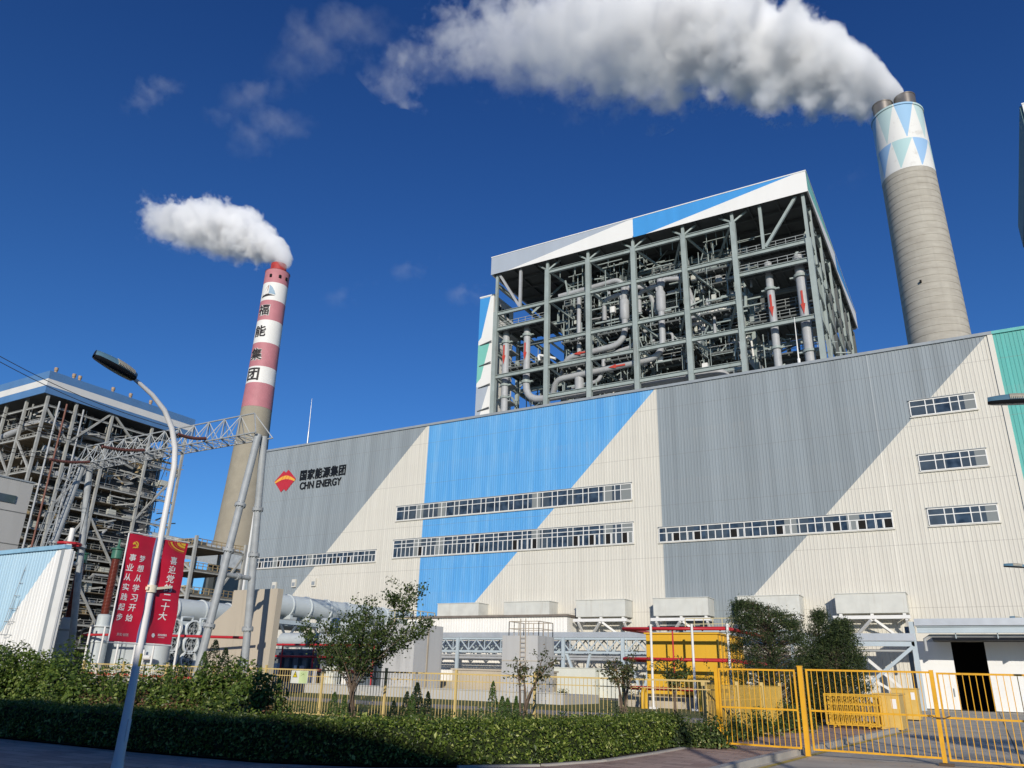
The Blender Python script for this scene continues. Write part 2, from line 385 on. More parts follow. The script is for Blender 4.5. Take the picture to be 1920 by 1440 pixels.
def strip_window(x0, x1, z0, z1, transoms, bays, pat, openp=0., seed=1):
    """ribbon window: outer frame, mullions, transoms, panes, sliding sashes, some made to look open by a dark plate"""
    rg = random.Random(seed); y = FY - .07
    fr = MB(); gl = MB(); op = []; ft = .08
    for z in (z0, z1): fr.box(x0, y - .06, z - ft / 2, x1, y + .06, z + ft / 2)
    w = (x1 - x0) / bays; xs = []; x = x0
    unit = sum(pat); i = 0
    seq = [pat[k % len(pat)] for k in range(bays)]; tot = sum(seq)
    for k in range(bays):
        xs.append(x); x += (x1 - x0) * seq[k] / tot
    xs.append(x1)
    for k, x in enumerate(xs): fr.box(x - ft / 2, y - .062, z0 + ft / 2, x + ft / 2, y + .058, z1 - ft / 2)
    zs = [z0 + (z1 - z0) * t for t in transoms]
    for z in zs:
        for a, b_ in zip(xs[:-1], xs[1:]): fr.box(a + ft / 2, y - .05, z - .035, b_ - ft / 2, y + .05, z + .035)
    zlow = zs[0] if zs else z1
    for k, (a, b_) in enumerate(zip(xs[:-1], xs[1:])):
        if b_ - a > (x1 - x0) / bays * 1.05 and openp > 0:
            c = (a + b_) / 2
            fr.box(c - .045, y - .045, z0 + ft / 2, c + .045, y + .045, zlow - .05)
            if rg.random() < openp:
                s0, s1 = (a, c) if rg.random() < .5 else (c, b_)
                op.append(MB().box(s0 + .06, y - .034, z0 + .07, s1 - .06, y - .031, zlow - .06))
                t0, t1 = (c, b_) if s0 == a else (a, c)
                for q in (t0 + .1, t1 - .1): fr.box(q - .025, y - .055, z0 + .07, q + .035, y - .035, zlow - .06)
    gl.box(x0 + .02, y - .028, z0 + .02, x1 - .02, y - .004, z1 - .02)
    f = fr.build('window', white_m, hall); gl.build('pane', glass, f)
    for q in op: q.build('dark_sash_plate', dark, f)
    MB().box(x0 - .12, y - .10, z0 - .14, x1 + .12, y + .06, z0 - .07).build('sill', cream_m, f)
    MB().box(x0 - .1, y - .13, z1 + .07, x1 + .1, y + .06, z1 + .12).build('head_flashing', gtrim, f)
strip_window(-60.0, -29.0, 19.1, 20.8, [.66], 33, [1.9, 1.05], 0, 1)
strip_window(-60.05, -28.95, 14.6, 16.65, [.56, .78], 33, [1.9, 1.0], .55, 2)
strip_window(-26.18, -4.9, 14.5, 15.9, [.62], 20, [1, 1.9], .5, 3)
strip_window(-83.9, -62.8, 14.3, 15.65, [.62], 24, [1, 1.5], .35, 4)
for i, z in enumerate((24.3, 19.25, 14.5)): strip_window(-2.1, 3.0, z, z + 1.4, [.62], 5, [1.5, .8], 0, 10 + i)
# red and gold diamond emblem with black lettering, standing just proud of the ribs
def tri_mat(n_, c): return M(n_, c, .4, var=.08)
red_e = tri_mat('emblem_red', (.52, .035, .05)); gold_e = tri_mat('emblem_gold', (.85, .42, .06)); black_e = M('black_letter', (.012, .012, .013), .4, var=.1)
em = MB(); ey = FY - .09
def E2(u, v): return (-80.35 + u, 26.15 + v)
def epoly(mb, pts, mi, d): mb.prism([(E2(*p)[0], ey - d, E2(*p)[1]) for p in pts], (0, .05, 0), mi)
epoly(em, [(-2.05, .1), (-.45, 1.5), (-.05, 1.18), (.45, 1.55), (2.05, .1), (.45, -1.5), (.0, -1.15), (-.5, -1.55)], 0, 0)
arc = [(-1.95 + 3.9 * t, .02 + .75 * math.sin(math.pi * t)) for t in [i / 12 for i in range(13)]]
arc2 = [(-1.85 + 3.7 * t, -.2 + .45 * math.sin(math.pi * t)) for t in [i / 12 for i in range(13)]]
for (a, b_), (c, d) in zip(zip(arc[:-1], arc[1:]), zip(arc2[:-1], arc2[1:])): epoly(em, [a, b_, d, c], 1, .012)
for t in (-.55, .1, .75): epoly(em, [(t - .35, -.15), (t - .29, -.15), (t + .22, .72), (t + .16, .72)], 0, .02)
em.build('emblem', [red_e, gold_e], hall)
vs, fs = text_mesh('国家能源集团', 1, .016, .05, space=1.06); vs = fit(vs, 8.25, 1.5)
MB().add(place(vs, (-73.35, FY - .10, 26.63), (1, 0, 0), (0, 0, 1), (0, -1, 0)), fs).build('lettering', black_e, hall)
vs, fs = text_mesh('CHN ENERGY', 1, .014, .05, space=1.0); vs = fit(vs, 7.5, 1.02)
MB().add(place(vs, (-73.55, FY - .10, 25.12), (1, 0, 0), (0, 0, 1), (0, -1, 0)), fs).build('lettering', black_e, hall)
for px, py in ((516, 1099), (553, 1094), (590, 1092)):
    c = PY(px, py, FY); v = MB().box(c[0] - .35, FY - .28, c[2] - .5, c[0] + .35, FY - .05, c[2] + .5)
    v.box(c[0] - .25, FY - .30, c[2] - .35, c[0] + .25, FY - .282, c[2] + .1, 1); v.build('vent_cover', [cream_m, gtrim], hall)
# big sliding doors at the right end, with a dark room behind
dw = M('door_white', (.80, .80, .77), .5, var=.07, scale=.7, streak=True)
MB().box(-4.9, 73.62, 0, -4.55, 74.0, 5.75).box(-4.55, 73.62, 5.1, XR, 74.0, 5.745).build('door_surround', cream_m, hall)
for a, b_ in ((-4.5, -2.02), (.28, 3.1), (3.2, 8.2)):
    d = MB().box(a, 73.40, .05, b_, 73.52, 5.08)
    for z in (1.7, 3.4): d.box(a, 73.385, z, b_, 73.398, z + .03)
    dd = d.build('sliding_door', dw, hall)
    MB().box(b_ - .35, 73.33, 1.0, b_ - .28, 73.38, 1.6).build('handle', gtrim, dd)
MB().add([(-4.5, 74.0, 0), (8, 74.0, 0), (8, 84, 0), (-4.5, 84, 0), (-4.5, 74.0, 5.7), (8, 74.0, 5.7), (8, 84, 5.7), (-4.5, 84, 5.7)],
   [(0, 1, 2, 3), (4, 7, 6, 5), (3, 2, 6, 7), (0, 3, 7, 4), (1, 5, 6, 2)]).build('door_room', M('hall_inside', (.06, .058, .055), .9), hall)
MB().box(-3.2, 71.6, 5.12, XR, 73.6, 5.5).build('door_canopy', M('canopy_grey', (.12, .12, .12), .7), hall)
# rooftop mast
mast = MB().tube([(-83.2, 80, HT), (-83.3, 80, 35.5)], .13, 8).tube([(-83.3, 80, 35.5), (-83.5, 80, 40.9)], [.08, .03], 8)
o = mast.build('lightning_mast', M('galvanised', (.50, .52, .53), .4, .6, var=.1)); tag(o, 'thin pale lightning mast standing on the hall roof near its left end', 'lightning mast')
galv = MATS['galvanised']
mast = MB().tube([(-14.6, 99, HT), (-14.8, 99, 41.8)], .2, 8).tube([(-14.8, 99, 41.8), (-14.75, 99, 47.9)], [.1, .04], 8)
o = mast.build('lightning_mast', white_m); tag(o, 'thin white lightning mast in front of the arrow marked pipes of the open boiler frame', 'lightning mast')

# low white annex along the foot of the hall
an = thing('annex', 'low white corrugated annex with a dark roof edge at the foot of the hall', 'annex', (-45, 72, 0))
aw = MB(); ribs(aw, -55.5, -35.4, .9, 7.3, 71.7, .33, .04); aw.box(-55.4, 71.75, 0, -35.45, 73.9, 7.3); aw.add([(-35.4, 71.7, .9), (-35.4, 73.9, .9), (-35.4, 73.9, 7.3), (-35.4, 71.7, 7.3)], [(0, 1, 2, 3)])
aw.build('wall', M('annex_white', (.82, .80, .74), .55, var=.08, scale=.8, streak=True), an)
MB().box(-55.6, 71.45, 7.3, -35.25, 73.9, 7.52).build('roof', M('annex_roof', (.20, .17, .14), .7), an)
MB().box(-55.5, 71.6, 0, -35.4, 73.9, .895).build('plinth', M('annex_plinth', (.42, .38, .30), .85), an)

# ------------------------------------------------ intake boxes on brackets along the wall
boxw = M('intake_box_paint', (.63, .63, .57), .5, var=.14, scale=1.0, dirt=(.42, .38, .30))
specs = [(820, 897, 1134, 1158, 'with blue cladding on its left, standing on the annex roof'), (945, 1030, 1130, 1156, 'second from the tree side, standing on the annex roof'),
         (1080, 1172, 1126, 1157, 'just right of the annex end'), (1225, 1328, 1124, 1157, 'above the yellow enclosure'),
         (1384, 1500, 1119, 1157, 'partly hidden behind the dark conifer'), (1567, 1701, 1117, 1155, 'nearest the sliding doors, casting a dark slanting shadow')]
for i, (a, b_, t, bt, how) in enumerate(specs):
    p0 = PY(a, (t + bt) / 2, 72); p1 = PY(b_, (t + bt) / 2, 72); x0, x1 = p0[0], p1[0]; zt = 8.85; zb = 7.27 if i > 1 else 7.55
    r = thing('intake_box', 'pale metal air intake box ' + how, 'air intake', ((x0 + x1) / 2, 73, zb), 'air intake boxes along the hall wall')
    c = MB().box(x0, 72, zb, x1, 73.93, zt); xm = x0 * .52 + x1 * .48
    c.box(xm - .02, 71.985, zb + .03, xm + .02, 71.998, zt - .03)
    c.build('casing', boxw, r)
    MB().box(x0 - .04, 71.93, zt + .002, x1 + .06, 73.94, zt + .06).build('lid', boxw, r)
    if i > 1:
        f = MB(); zz = zb - .32
        f.box(x0 - .35, 72.05, zz - .14, x1 + .1, 72.27, zz + .14); f.box(x0 + .1, 72.4, zz - .12, x0 + .3, 73.9, zz + .1); f.box(x1 - .3, 72.4, zz - .12, x1 - .1, 73.9, zz + .1)
        for q in (x0 + .3, (x0 + x1) / 2, x1 - .3): f.box(q - .12, 72.1, zz + .15, q + .12, 72.4, zb - .003)
        xm = (x0 + x1) / 2; f.bar((xm - .1, 72.12, zz - .2), (xm - 1.9, 73.6, zz - 1.75), .2, .2); f.bar((xm + .1, 72.14, zz - .2), (xm + 1.9, 73.6, zz - 1.75), .2, .2)
        f.bar((x0 + .2, 72.12, zz - .2), (x0 + .2, 73.7, zz - 1.6), .18, .18); f.bar((x1 - .2, 72.12, zz - .2), (x1 - .2, 73.7, zz - 1.6), .18, .18)
        f.build('bracket', white_m, r)
# ================================================================== BOILER HOUSES
steel = M('steel_grey_green', (.325, .375, .355), .5, var=.18, scale=.5, dirt=(.17, .15, .12))
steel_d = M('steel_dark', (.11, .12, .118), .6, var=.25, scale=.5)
lag = M('lagging_silver', (.40, .41, .415), .5, 0., var=.16, scale=.9)
railm = M('railing_grey', (.33, .35, .34), .5)
case_m = M('furnace_casing', (.52, .53, .47), .55, var=.2, scale=.3, streak=True, dirt=(.25, .23, .18))
floor_m = M('platform_grating', (.12, .13, .125), .7, var=.2)
redp = M('red_marking', (.50, .06, .04), .5, var=.1)
bluep = M('blue_box_paint', (.05, .22, .60), .5)
f_white = M('fascia_white', (.80, .79, .75), .5, var=.06, scale=.4, streak=True)
f_blue = M('fascia_blue', (.06, .30, .66), .5, var=.12, scale=.5, streak=True)
f_grey = M('fascia_grey', (.40, .445, .50), .5, var=.08, scale=.4, streak=True)
f_teal = M('fascia_teal', (.20, .53, .45), .5, var=.08, scale=.4, streak=True)
soffit = M('roof_soffit', (.11, .115, .11), .7, var=.2, scale=.3)

def arrow(mb, c, d, n_, L, w, mi=0):
    """flat arrow on a pipe, along d, facing n_"""
    c, d, n_ = Vector(c), Vector(d).normalized(), Vector(n_).normalized(); s = d.cross(n_)
    P = lambda a, b: c + d * a + s * b
    mb.prism([P(-L / 2, -w * .25), P(L * .05, -w * .25), P(L * .05, -w * .6), P(L / 2, 0), P(L * .05, w * .6), P(L * .05, w * .25), P(-L / 2, w * .25)], n_ * .06, mi)

def pipe(parent, pts, r, mat, bend=2., collars=(), arrows=(), n=12, name='pipe'):
    """lagged pipe with rounded bends; collars and direction arrows are its sub-parts"""
    P = [Vector(p) for p in pts]; out = [P[0]]
    for i in range(1, len(P) - 1):
        a, b, c = P[i - 1], P[i], P[i + 1]; k = min(bend, (b - a).length * .45, (c - b).length * .45)
        q0 = b + (a - b).normalized() * k; q1 = b + (c - b).normalized() * k
        for t in (0, .2, .4, .6, .8, 1): out.append(q0 * (1 - t) ** 2 + b * 2 * t * (1 - t) + q1 * t * t)
    out.append(P[-1])
    o = MB().tube(out, r, n).build(name, mat, parent)
    for z, cr, ch in collars:
        c = MB(); x, y = P[0].x, P[0].y
        c.tube([(x, y, z - ch / 2), (x, y, z + ch / 2)], cr, n); c.box(x - cr * 1.5, y - .2, z - .12, x + cr * 1.5, y + .2, z + .12)
        c.build('collar', steel, o)
    for c, d, L in arrows:
        a = MB(); arrow(a, (c[0], c[1] - r - .05, c[2]), d, (0, -1, 0), L, .62); a.build('flow_arrow', redp, o)
    return o

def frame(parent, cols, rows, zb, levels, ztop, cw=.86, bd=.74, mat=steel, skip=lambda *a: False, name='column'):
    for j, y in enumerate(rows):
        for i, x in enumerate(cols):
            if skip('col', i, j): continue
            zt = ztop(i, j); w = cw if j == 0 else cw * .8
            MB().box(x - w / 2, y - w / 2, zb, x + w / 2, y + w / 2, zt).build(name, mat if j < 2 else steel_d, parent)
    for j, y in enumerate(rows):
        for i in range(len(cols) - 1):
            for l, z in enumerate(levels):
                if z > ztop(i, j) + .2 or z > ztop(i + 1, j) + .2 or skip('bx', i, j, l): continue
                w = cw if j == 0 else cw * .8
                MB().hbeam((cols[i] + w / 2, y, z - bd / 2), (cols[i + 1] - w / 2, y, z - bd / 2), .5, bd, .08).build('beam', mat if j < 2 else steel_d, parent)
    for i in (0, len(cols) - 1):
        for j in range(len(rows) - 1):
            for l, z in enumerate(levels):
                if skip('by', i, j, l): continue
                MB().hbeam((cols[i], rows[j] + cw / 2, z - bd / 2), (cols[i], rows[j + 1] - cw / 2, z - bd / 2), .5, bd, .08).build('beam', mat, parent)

def roof_fascia(parent, x0, x1, y0, y1, zb, zt, front, right, slab=True):
    """painted band round the roof: lists of (material, polygon in (along 0..1, up 0..1))"""
    mats = [f_white, f_blue, f_grey, f_teal]
    f = MB(); H = zt - zb
    f.box(x0 + .02, y0 + .02, zb + .3, x1 - .02, y0 + .3, zt - .02)
    for mi, pts in front: f.prism([(x0 + (x1 - x0) * u, y0, zb + H * v) for u, v in pts], (0, .019, 0), mi)
    f.build('fascia', mats, parent)
    f = MB(); f.box(x1 - .3, y0 + .32, zb + .3, x1 - .021, y1, zt - .02)
    for mi, pts in right: f.prism([(x1, y0 + (y1 - y0) * u, zb + H * v) for u, v in pts], (-.019, 0, 0), mi)
    f.build('fascia', mats, parent)
    MB().box(x0, y0 + .35, zb, x0 + .3, y1, zt - .02).box(x0 + .32, y1 - .3, zb, x1 - .32, y1, zt - .02).build('fascia', f_white, parent)
    r = MB().box(x0 + .31, y0 + .32, zb + .35, x1 - .32, y1 - .32, zb + .75)
    y = y0 + 4
    while y < y1 - 2: r.box(x0 + .4, y - .15, zb - .25, x1 - .4, y + .15, zb + .348); y += 4.2
    x = x0 + 5
    while x < x1 - 3: r.box(x - .12, y0 + .4, zb - .12, x + .12, y1 - .4, zb + .34); x += 4.6
    r.build('roof', soffit, parent)
    MB().box(x0 - .06, y0 - .08, zt, x1 + .06, y0 + .25, zt + .18).box(x1 - .25, y0 + .26, zt, x1 + .08, y1, zt + .18).build('roof_edge', f_white, parent)

# ---- the open boiler house behind the hall
BY = 115.0
bh = thing('boiler_house', 'tall open steel boiler house full of pipes under a white, grey and blue roof band', 'boiler house', (-43, BY, 0))
cx = [-72.4, -61.0, -52.4, -43.4, -34.0, -25.3, -13.6]; ry = [115, 124, 134.5, 146, 158, 171]
L = [49.5, 55.2, 60.4, 65.2, 68.6, 75.1]
def ztop(i, j):
    return 68.6 if i in (0, 6) and j < 3 else 75.1
def skip(kind, i, j, l=0):
    if kind == 'col': return j in (2, 3, 4) and i in (2, 4)
    if kind == 'bx':
        if j in (2, 3, 4): return True
        if i in (0, 5): return l in (0, 2, 5)
        return l == 3 if j == 0 else l in (1, 3)
    return l in (0,)
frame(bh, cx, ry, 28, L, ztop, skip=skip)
roof_fascia(bh, -73.4, -12.6, BY - 1, 173.5, 76.8, 80.7,
    [(2, [(0, 0), (.06, 0), (.49, 1), (0, 1)]), (0, [(.06, 0), (.499, 0), (.499, 1), (.49, 1)]), (1, [(.501, 0), (.54, 0), (.97, 1), (.501, 1)]), (0, [(.54, 0), (1, 0), (1, 1), (.97, 1)])],
    [(3, [(0, .1), (.5, 1), (0, 1)]), (0, [(0, 0), (.5, 0), (.5, 1), (0, .1)]), (1, [(.501, .12), (.98, 1), (.501, 1)]), (0, [(.501, 0), (1, 0), (1, 1), (.98, 1), (.501, .12)])])
rg = random.Random(5)
# stubs and hangers between the top beams and the roof
for i, x in enumerate(cx):
    z0 = 68.6 if i in (0, 6) else 75.1
    MB().bar((x, BY, z0), (x, BY, 77.1), .5, .5).build('roof_post', steel, bh)
    if 0 < i < 6:
        s = MB().bar((x, BY + .1, 75.2), (x + 2.4, BY + .6, 77.1), .3).bar((x, BY + .1, 75.2), (x - 2.4, BY + .6, 77.1), .3)
        s.build('knee_brace', steel, bh)
MB().bar((-67, BY, 68.6), (-67, BY, 77.1), .5).build('roof_post', lag, bh)
MB().bar((-67.2, BY, 68.9), (-71.9, BY, 77.), .45).build('brace', lag, bh)
MB().bar((-66.6, 119, 68.9), (-62, 124, 76.9), .4).build('brace', steel, bh)
MB().bar((-20.6, BY, 68.6), (-20.6, BY, 77.1), .5).build('roof_post', steel, bh)
MB().bar((-20.3, BY, 68.9), (-14.7, BY, 77.), .45).build('brace', steel, bh)
MB().bar((-19, 122, 66), (-14.5, 124, 76.), .4).build('brace', steel, bh)
# row of posts and bracing up the right side
for k, y in enumerate((119.5, 129, 139, 151, 163)):
    MB().bar((-13.4, y, 66), (-13.4, y, 77.1), .45).build('roof_post', steel, bh)
for j in range(5):
    y0, y1 = ry[j], ry[j + 1]
    for (za, zc) in ((30, 49.5), (49.5, 60.4), (60.4, 68.6)):
        MB().bar((-13.6, y0 + .6, za), (-13.6, (y0 + y1) / 2, zc - .9), .38).build('brace', steel, bh)
        MB().bar((-13.6, y1 - .6, za), (-13.6, (y0 + y1) / 2, zc - .9), .38).build('brace', steel, bh)
# stair tower at the back of the right side
for z in np.arange(36, 66, 3.6):
    MB().bar((-12.9, 160, z), (-12.9, 171.5, z + 2.4), .5, .3).build('brace', steel, bh)
    MB().box(-13.4, 171.6, z, -9.6, 176, z + .35).build('platform', floor_m, bh)
    MB().rail([(-9.8, 171.7, z + .35), (-9.8, 176, z + .35)], w=.12).build('railing', railm, bh)
for y in (171.8, 176): MB().bar((-9.7, y, 30), (-9.7, y, 70), .5).build('column', steel, bh)
# furnace casing with buckstays, penthouse and rear duct
cs = MB().box(-56, 131, 30, -29.5, 152, 70.5)
cs.box(-58.5, 129.5, 66.2, -28, 154, 73.5)
cs.build('furnace', case_m, bh)
for z in (46, 49, 52, 55.4, 58.6, 61.6, 64.8): MB().box(-56.6, 130.3, z, -29, 130.98, z + .55).build('buckstay', steel, bh)
MB().box(-52, 156, 30, -32, 169, 66).build('rear_duct', case_m, bh)
for x in (-54, -49, -37, -31): MB().box(x, 129.2, 40, x + .5, 129.49, 66).build('buckstay', steel_d, bh)
# floors with railings, front edges
def deck(x0, x1, y0, y1, z, front=True, side=0, th=.3):
    pm = MB().box(x0, y0, z - th, x1, y1, z)
    for q in np.arange(x0 + .4, x1 - .3, 1.5): pm.box(q, y0 + .05, z - th - .32, q + .18, y1 - .1, z - th + .01)
    pm.box(x0 + .02, y0 + 1.5, z - th - .5, x1 - .02, y0 + 1.8, z - th - .1)
    pm.build('platform', floor_m, bh)
    pts = []
    if front: MB().rail([(x0, y0 + .1, z), (x1, y0 + .1, z)], w=.09).build('railing', railm, bh)
    if side: xs = x0 + .1 if side < 0 else x1 - .1; MB().rail([(xs, y0 + .2, z), (xs, y1, z)], w=.09).build('railing', railm, bh)
deck(-72, -61.4, 115.2, 122, 65.3, side=-1); deck(-72, -61.4, 117, 128, 57.2); deck(-72.3, -69.8, 124, 146, 61.5, side=-1)
deck(-25, -14, 115.1, 123, 65.5, side=1); deck(-25, -14, 115.3, 118, 68.75, side=1); deck(-24, -14, 120, 126, 60.2); deck(-24.5, -15, 118, 126, 57.3); deck(-24.5, -15, 121, 128, 52.2)
for z, y0 in ((73.2, 122), (71.2, 120), (68.7, 118), (66.4, 119.5), (64.5, 122.5), (62.7, 121), (60.5, 117.5), (57.6, 119), (55.3, 117.3), (53.2, 118), (50.4, 119.5), (48.6, 118)):
    for i in range(1, 5):
        if rg.random() < .72:
            a, b_ = cx[i] + rg.uniform(.5, 2), cx[i + 1] - rg.uniform(.4, 1.5); deck(a, b_, y0 + rg.uniform(-.8, .8), 129, z + rg.uniform(-.3, .3))
for z in (50.5, 54, 57.5, 61, 64.2): # small balconies on the far left edge
    MB().box(-71.6, 117, z - .2, -69.9, 120, z).rail([(-71.5, 117.1, z), (-70, 117.1, z)], w=.1).build('balcony', railm, bh)
    MB().box(-15.6, 117, z - .2, -14.2, 120, z).rail([(-15.5, 117.1, z), (-14.3, 117.1, z)], w=.1).build('balcony', railm, bh)
# short diagonal brackets behind the front beams
for i in range(1, 5):
    for z in (75.1, 68.6, 60.4, 55.2):
        for s_ in (0, 1):
            x = cx[i] + .6 if s_ == 0 else cx[i + 1] - .6; d = 1 if s_ == 0 else -1
            MB().bar((x, 115.3, z - .5), (x + d * rg.uniform(2.2, 3.4), 120.5, z - rg.uniform(2.2, 3.2)), .32).build('bracket', steel, bh)
    for z in (74, 72, 66.5, 63.5, 58, 52):
        MB().bar((cx[i] + 1, 124, z - 2), (cx[i + 1] - 1, 124, z + rg.uniform(0, 3)), .35).build('bracket', steel, bh)
# main steam pipes
pipe(bh, [(-71.1, 117, 66), (-71.1, 117, 40)], .70, lag, collars=[(62.6, .95, .5), (53.6, .9, .4), (51.1, .9, .4)], arrows=[((-71.1, 117, 59.8), (0, 0, -1), 4)])
pipe(bh, [(-66.4, 117, 66), (-66.4, 117, 49.7), (-52.2, 117, 49.4), (-37, 117, 49.2), (-29.4, 117.2, 49.4), (-28.6, 120, 47)], .68, lag, bend=3.4, collars=[(63.2, .95, .5), (53.5, .95, .5)], arrows=[((-66.4, 117, 59.6), (0, 0, -1), 3.6)])
pipe(bh, [(-20.6, 117, 67), (-20.6, 117, 38)], .62, lag, collars=[(62, .95, .45), (51.5, .85, .4)], arrows=[((-20.6, 117, 58.8), (0, 0, -1), 4)])
pipe(bh, [(-15.75, 117, 67), (-15.75, 117, 38)], .80, lag, collars=[(63.2, 1.1, .5), (50, 1.05, .4)], arrows=[((-15.75, 117, 58.2), (0, 0, -1), 4.2)])
for x, zl, xe in ((-46.3, 57.6, -58.2), (-39.4, 53.7, -60.3)):
    pipe(bh, [(x, 117.2, 69.8), (x, 117.2, zl), (xe, 117.6, zl - .5), (xe - 1.5, 119, zl - 3.)], .56, lag, bend=3.2, arrows=[((x - 8.5, 117.4, zl - .33), (-1, 0, 0), 3.2)])
    MB().tube([(x, 117.2, 62.2), (x, 117.2, 62.7), (x, 117.2, 66.0), (x, 117.2, 66.5)], [.58, .86, .86, .58], 14).build('pipe_sleeve', lag, bh)
    pipe(bh, [(x - .4, 117.2, 66.4), (x - .6, 117.2, 67.6), (x - 4.3, 118, 67.6), (x - 4.7, 119, 64.)], .42, lag, bend=1.2)
    pipe(bh, [(x + .4, 117.2, 67.2), (x + .6, 117.2, 68.6), (x + 4.2, 118, 68.3), (x + 5.2, 120, 63.5)], .45, lag, bend=1.3)
pipe(bh, [(-60, 118, 70.6), (-52, 118, 70.9), (-47.5, 118, 71.2), (-46.4, 119, 69)], .5, lag, bend=1.5)
pipe(bh, [(-55.8, 118, 70), (-55.8, 118, 52.3)], .42, lag); pipe(bh, [(-55.8, 118, 53), (-55.8, 118, 40)], .86, lag)
pipe(bh, [(-57.4, 118.3, 51.4), (-52.2, 118.3, 51.7), (-51.2, 118.3, 53.5), (-50.9, 118.3, 57.4)], .38, lag, bend=1.3)
pipe(bh, [(-52, 118.5, 56.4), (-45.5, 118.3, 57.2), (-44.6, 118.3, 58.6), (-44.6, 118.3, 60.4)], .38, lag, bend=1.2)
pipe(bh, [(-63.3, 116.4, 57.1), (-63.6, 116.4, 58.4), (-60, 116.6, 57.0)], .25, white_m, bend=.6)
pipe(bh, [(-33, 121, 66.5), (-29, 121, 67), (-27, 123, 64)], .5, lag); pipe(bh, [(-32.5, 122, 62), (-28, 122, 63), (-27, 124, 59)], .6, lag)
# boxes, valves and hangers in the pipework
for k in range(80):
    x = rg.uniform(-59, -27); y = rg.uniform(117.5, 127); z = rg.choice([50.4, 53.2, 55.3, 57.6, 60.5, 62.7, 64.5, 66.4, 68.7, 71.2]) + .02
    w = rg.uniform(.4, 1.3); h = rg.uniform(.4, 1.6)
    MB().box(x, y, z, x + w, y + w * .7, z + h).build('control_box', rg.choice([case_m, lag, lag, steel, case_m, bluep] if k % 9 == 0 else [case_m, lag, steel, white_m]), bh)
for k in range(56):
    x = rg.uniform(-59, -26); y = rg.uniform(118, 128); z = rg.uniform(50, 72); L_ = rg.uniform(3, 10)
    p = [(x, y, z), (x + L_ * .5, y, z + rg.uniform(-.2, .2)), (x + L_ * .5, y + rg.uniform(-1, 1), z - rg.uniform(1, 5))]
    pipe(bh, p, rg.uniform(.12, .34), rg.choice([lag, lag, white_m, steel]), bend=.9, n=8)
sp = MB()
for k in range(1250):
    x = rg.uniform(-60.5, -25.8); y = rg.uniform(117.3, 129); z = rg.uniform(47, 75)
    if rg.random() < .5: sp.bar((x, y, z), (x, y, z + rg.uniform(1.5, 6)), rg.uniform(.05, .2))
    elif rg.random() < .6: sp.bar((x, y, z), (x + rg.uniform(2, 6), y, z), rg.uniform(.1, .3))
    else: sp.bar((x, y, z), (x + rg.uniform(-3, 3), y + rg.uniform(-1, 3), z + rg.uniform(1, 4)), rg.uniform(.1, .28))
sp.build('hanger_rods', steel, bh, kind='stuff')
sp = MB()
for k in range(150):
    x = rg.choice([rg.uniform(-71, -62), rg.uniform(-24, -14.5)]); y = rg.uniform(118, 135); z = rg.uniform(48, 58)
    if rg.random() < .5: sp.bar((x, y, z), (x, y, z + rg.uniform(1, 5)), rg.uniform(.06, .2))
    else: sp.bar((x, y, z), (x + rg.uniform(-4, 4), y + rg.uniform(0, 3), z + rg.uniform(-1, 2)), rg.uniform(.1, .3))
sp.build('hanger_rods', steel, bh, kind='stuff')

# ---- clad lift tower on its left
lt = thing('lift_tower', 'narrow clad tower in white, blue, teal and grey triangles beside the open boiler house', 'lift tower', (-77.2, 119, 0))
mats = [f_white, f_blue, f_teal, f_grey]; t = MB(); x0, x1 = -79.0, -75.6
t.box(x0 + .02, 119.02, 20, x1 - .02, 126.98, 75.1)
t.box(x1 - .02, 119, 20, x1, 127, 75.0)
def tt(mi, *pts): t.prism([(x0 + (x1 - x0) * u, 119.0, z) for u, z in pts], (0, .019, 0), mi)
tt(1, (0, 65.2), (.2, 66), (.75, 75), (0, 75)); tt(0, (.0, 65.2), (.25, 64.5), (1, 64.5), (1, 75), (.75, 75), (.2, 66))
tt(2, (0, 56), (.28, 57), (.8, 64.4), (.0, 64.4)); tt(0, (0, 56), (0, 55.3), (1, 55.3), (1, 64.4), (.8, 64.4), (.28, 57))
tt(3, (0, 48), (.3, 49), (.85, 55.2), (0, 55.2)); tt(0, (0, 48), (0, 20), (1, 20), (1, 55.2), (.85, 55.2), (.3, 49))
t.build('cladding', mats, lt)
MB().box(x0 - .08, 118.9, 75.12, x1 + .08, 127.1, 75.4).build('roof', f_white, lt)
for z in (64.6, 60, 55.3, 50.4): MB().bar((-75.6, 119.6, z), (-72.6, 116.4, z + .4), .3).bar((-78.5, 119, z - .35), (-75.6, 118.6, z), .18).build('tie', steel_d, lt)
for k in range(3): MB().box(-75.59, 121 + k * 1.5, 72.4, -75.5, 122 + k * 1.5, 73.6).build('window', glass, lt)

# ---- its twin beyond the right edge of the photo
tw = thing('boiler_house', 'corner of another boiler house with teal roof edge, cut by the right photo edge', 'boiler house', (17.5, BY - 1, 0))
tw.rotation_euler = (0, 0, rad(-1.25))
roof_fascia(tw, 17.8, 78, BY - 1, 151, 77.5, 81.75, [(0, [(0, 0), (.02, 0), (.06, 1), (0, 1)]), (3, [(.02, 0), (1, 0), (1, 1), (.06, 1)])], [(0, [(0, 0), (1, 0), (1, 1), (0, 1)])])
MB().box(17.5, BY - .6, 77.3, 17.79, 151, 81.8).build('fascia', M('fascia_shaded_side', (.13, .21, .21), .6, var=.1), tw)  # the side's shade is put into this darker teal
for x in (19.5, 31, 40, 49, 60, 76):
    for y in (115.5, 135, 149): MB().box(x - .5, y - .5, 28, x + .5, y + .5, 77.4).build('column', steel, tw)
for z in (55, 60, 68, 75): MB().hbeam((20, 115.5, z), (75.5, 115.5, z), .5, .9).build('beam', steel, tw)
MB().box(33, 131, 30, 64, 148, 73).build('furnace', case_m, tw)

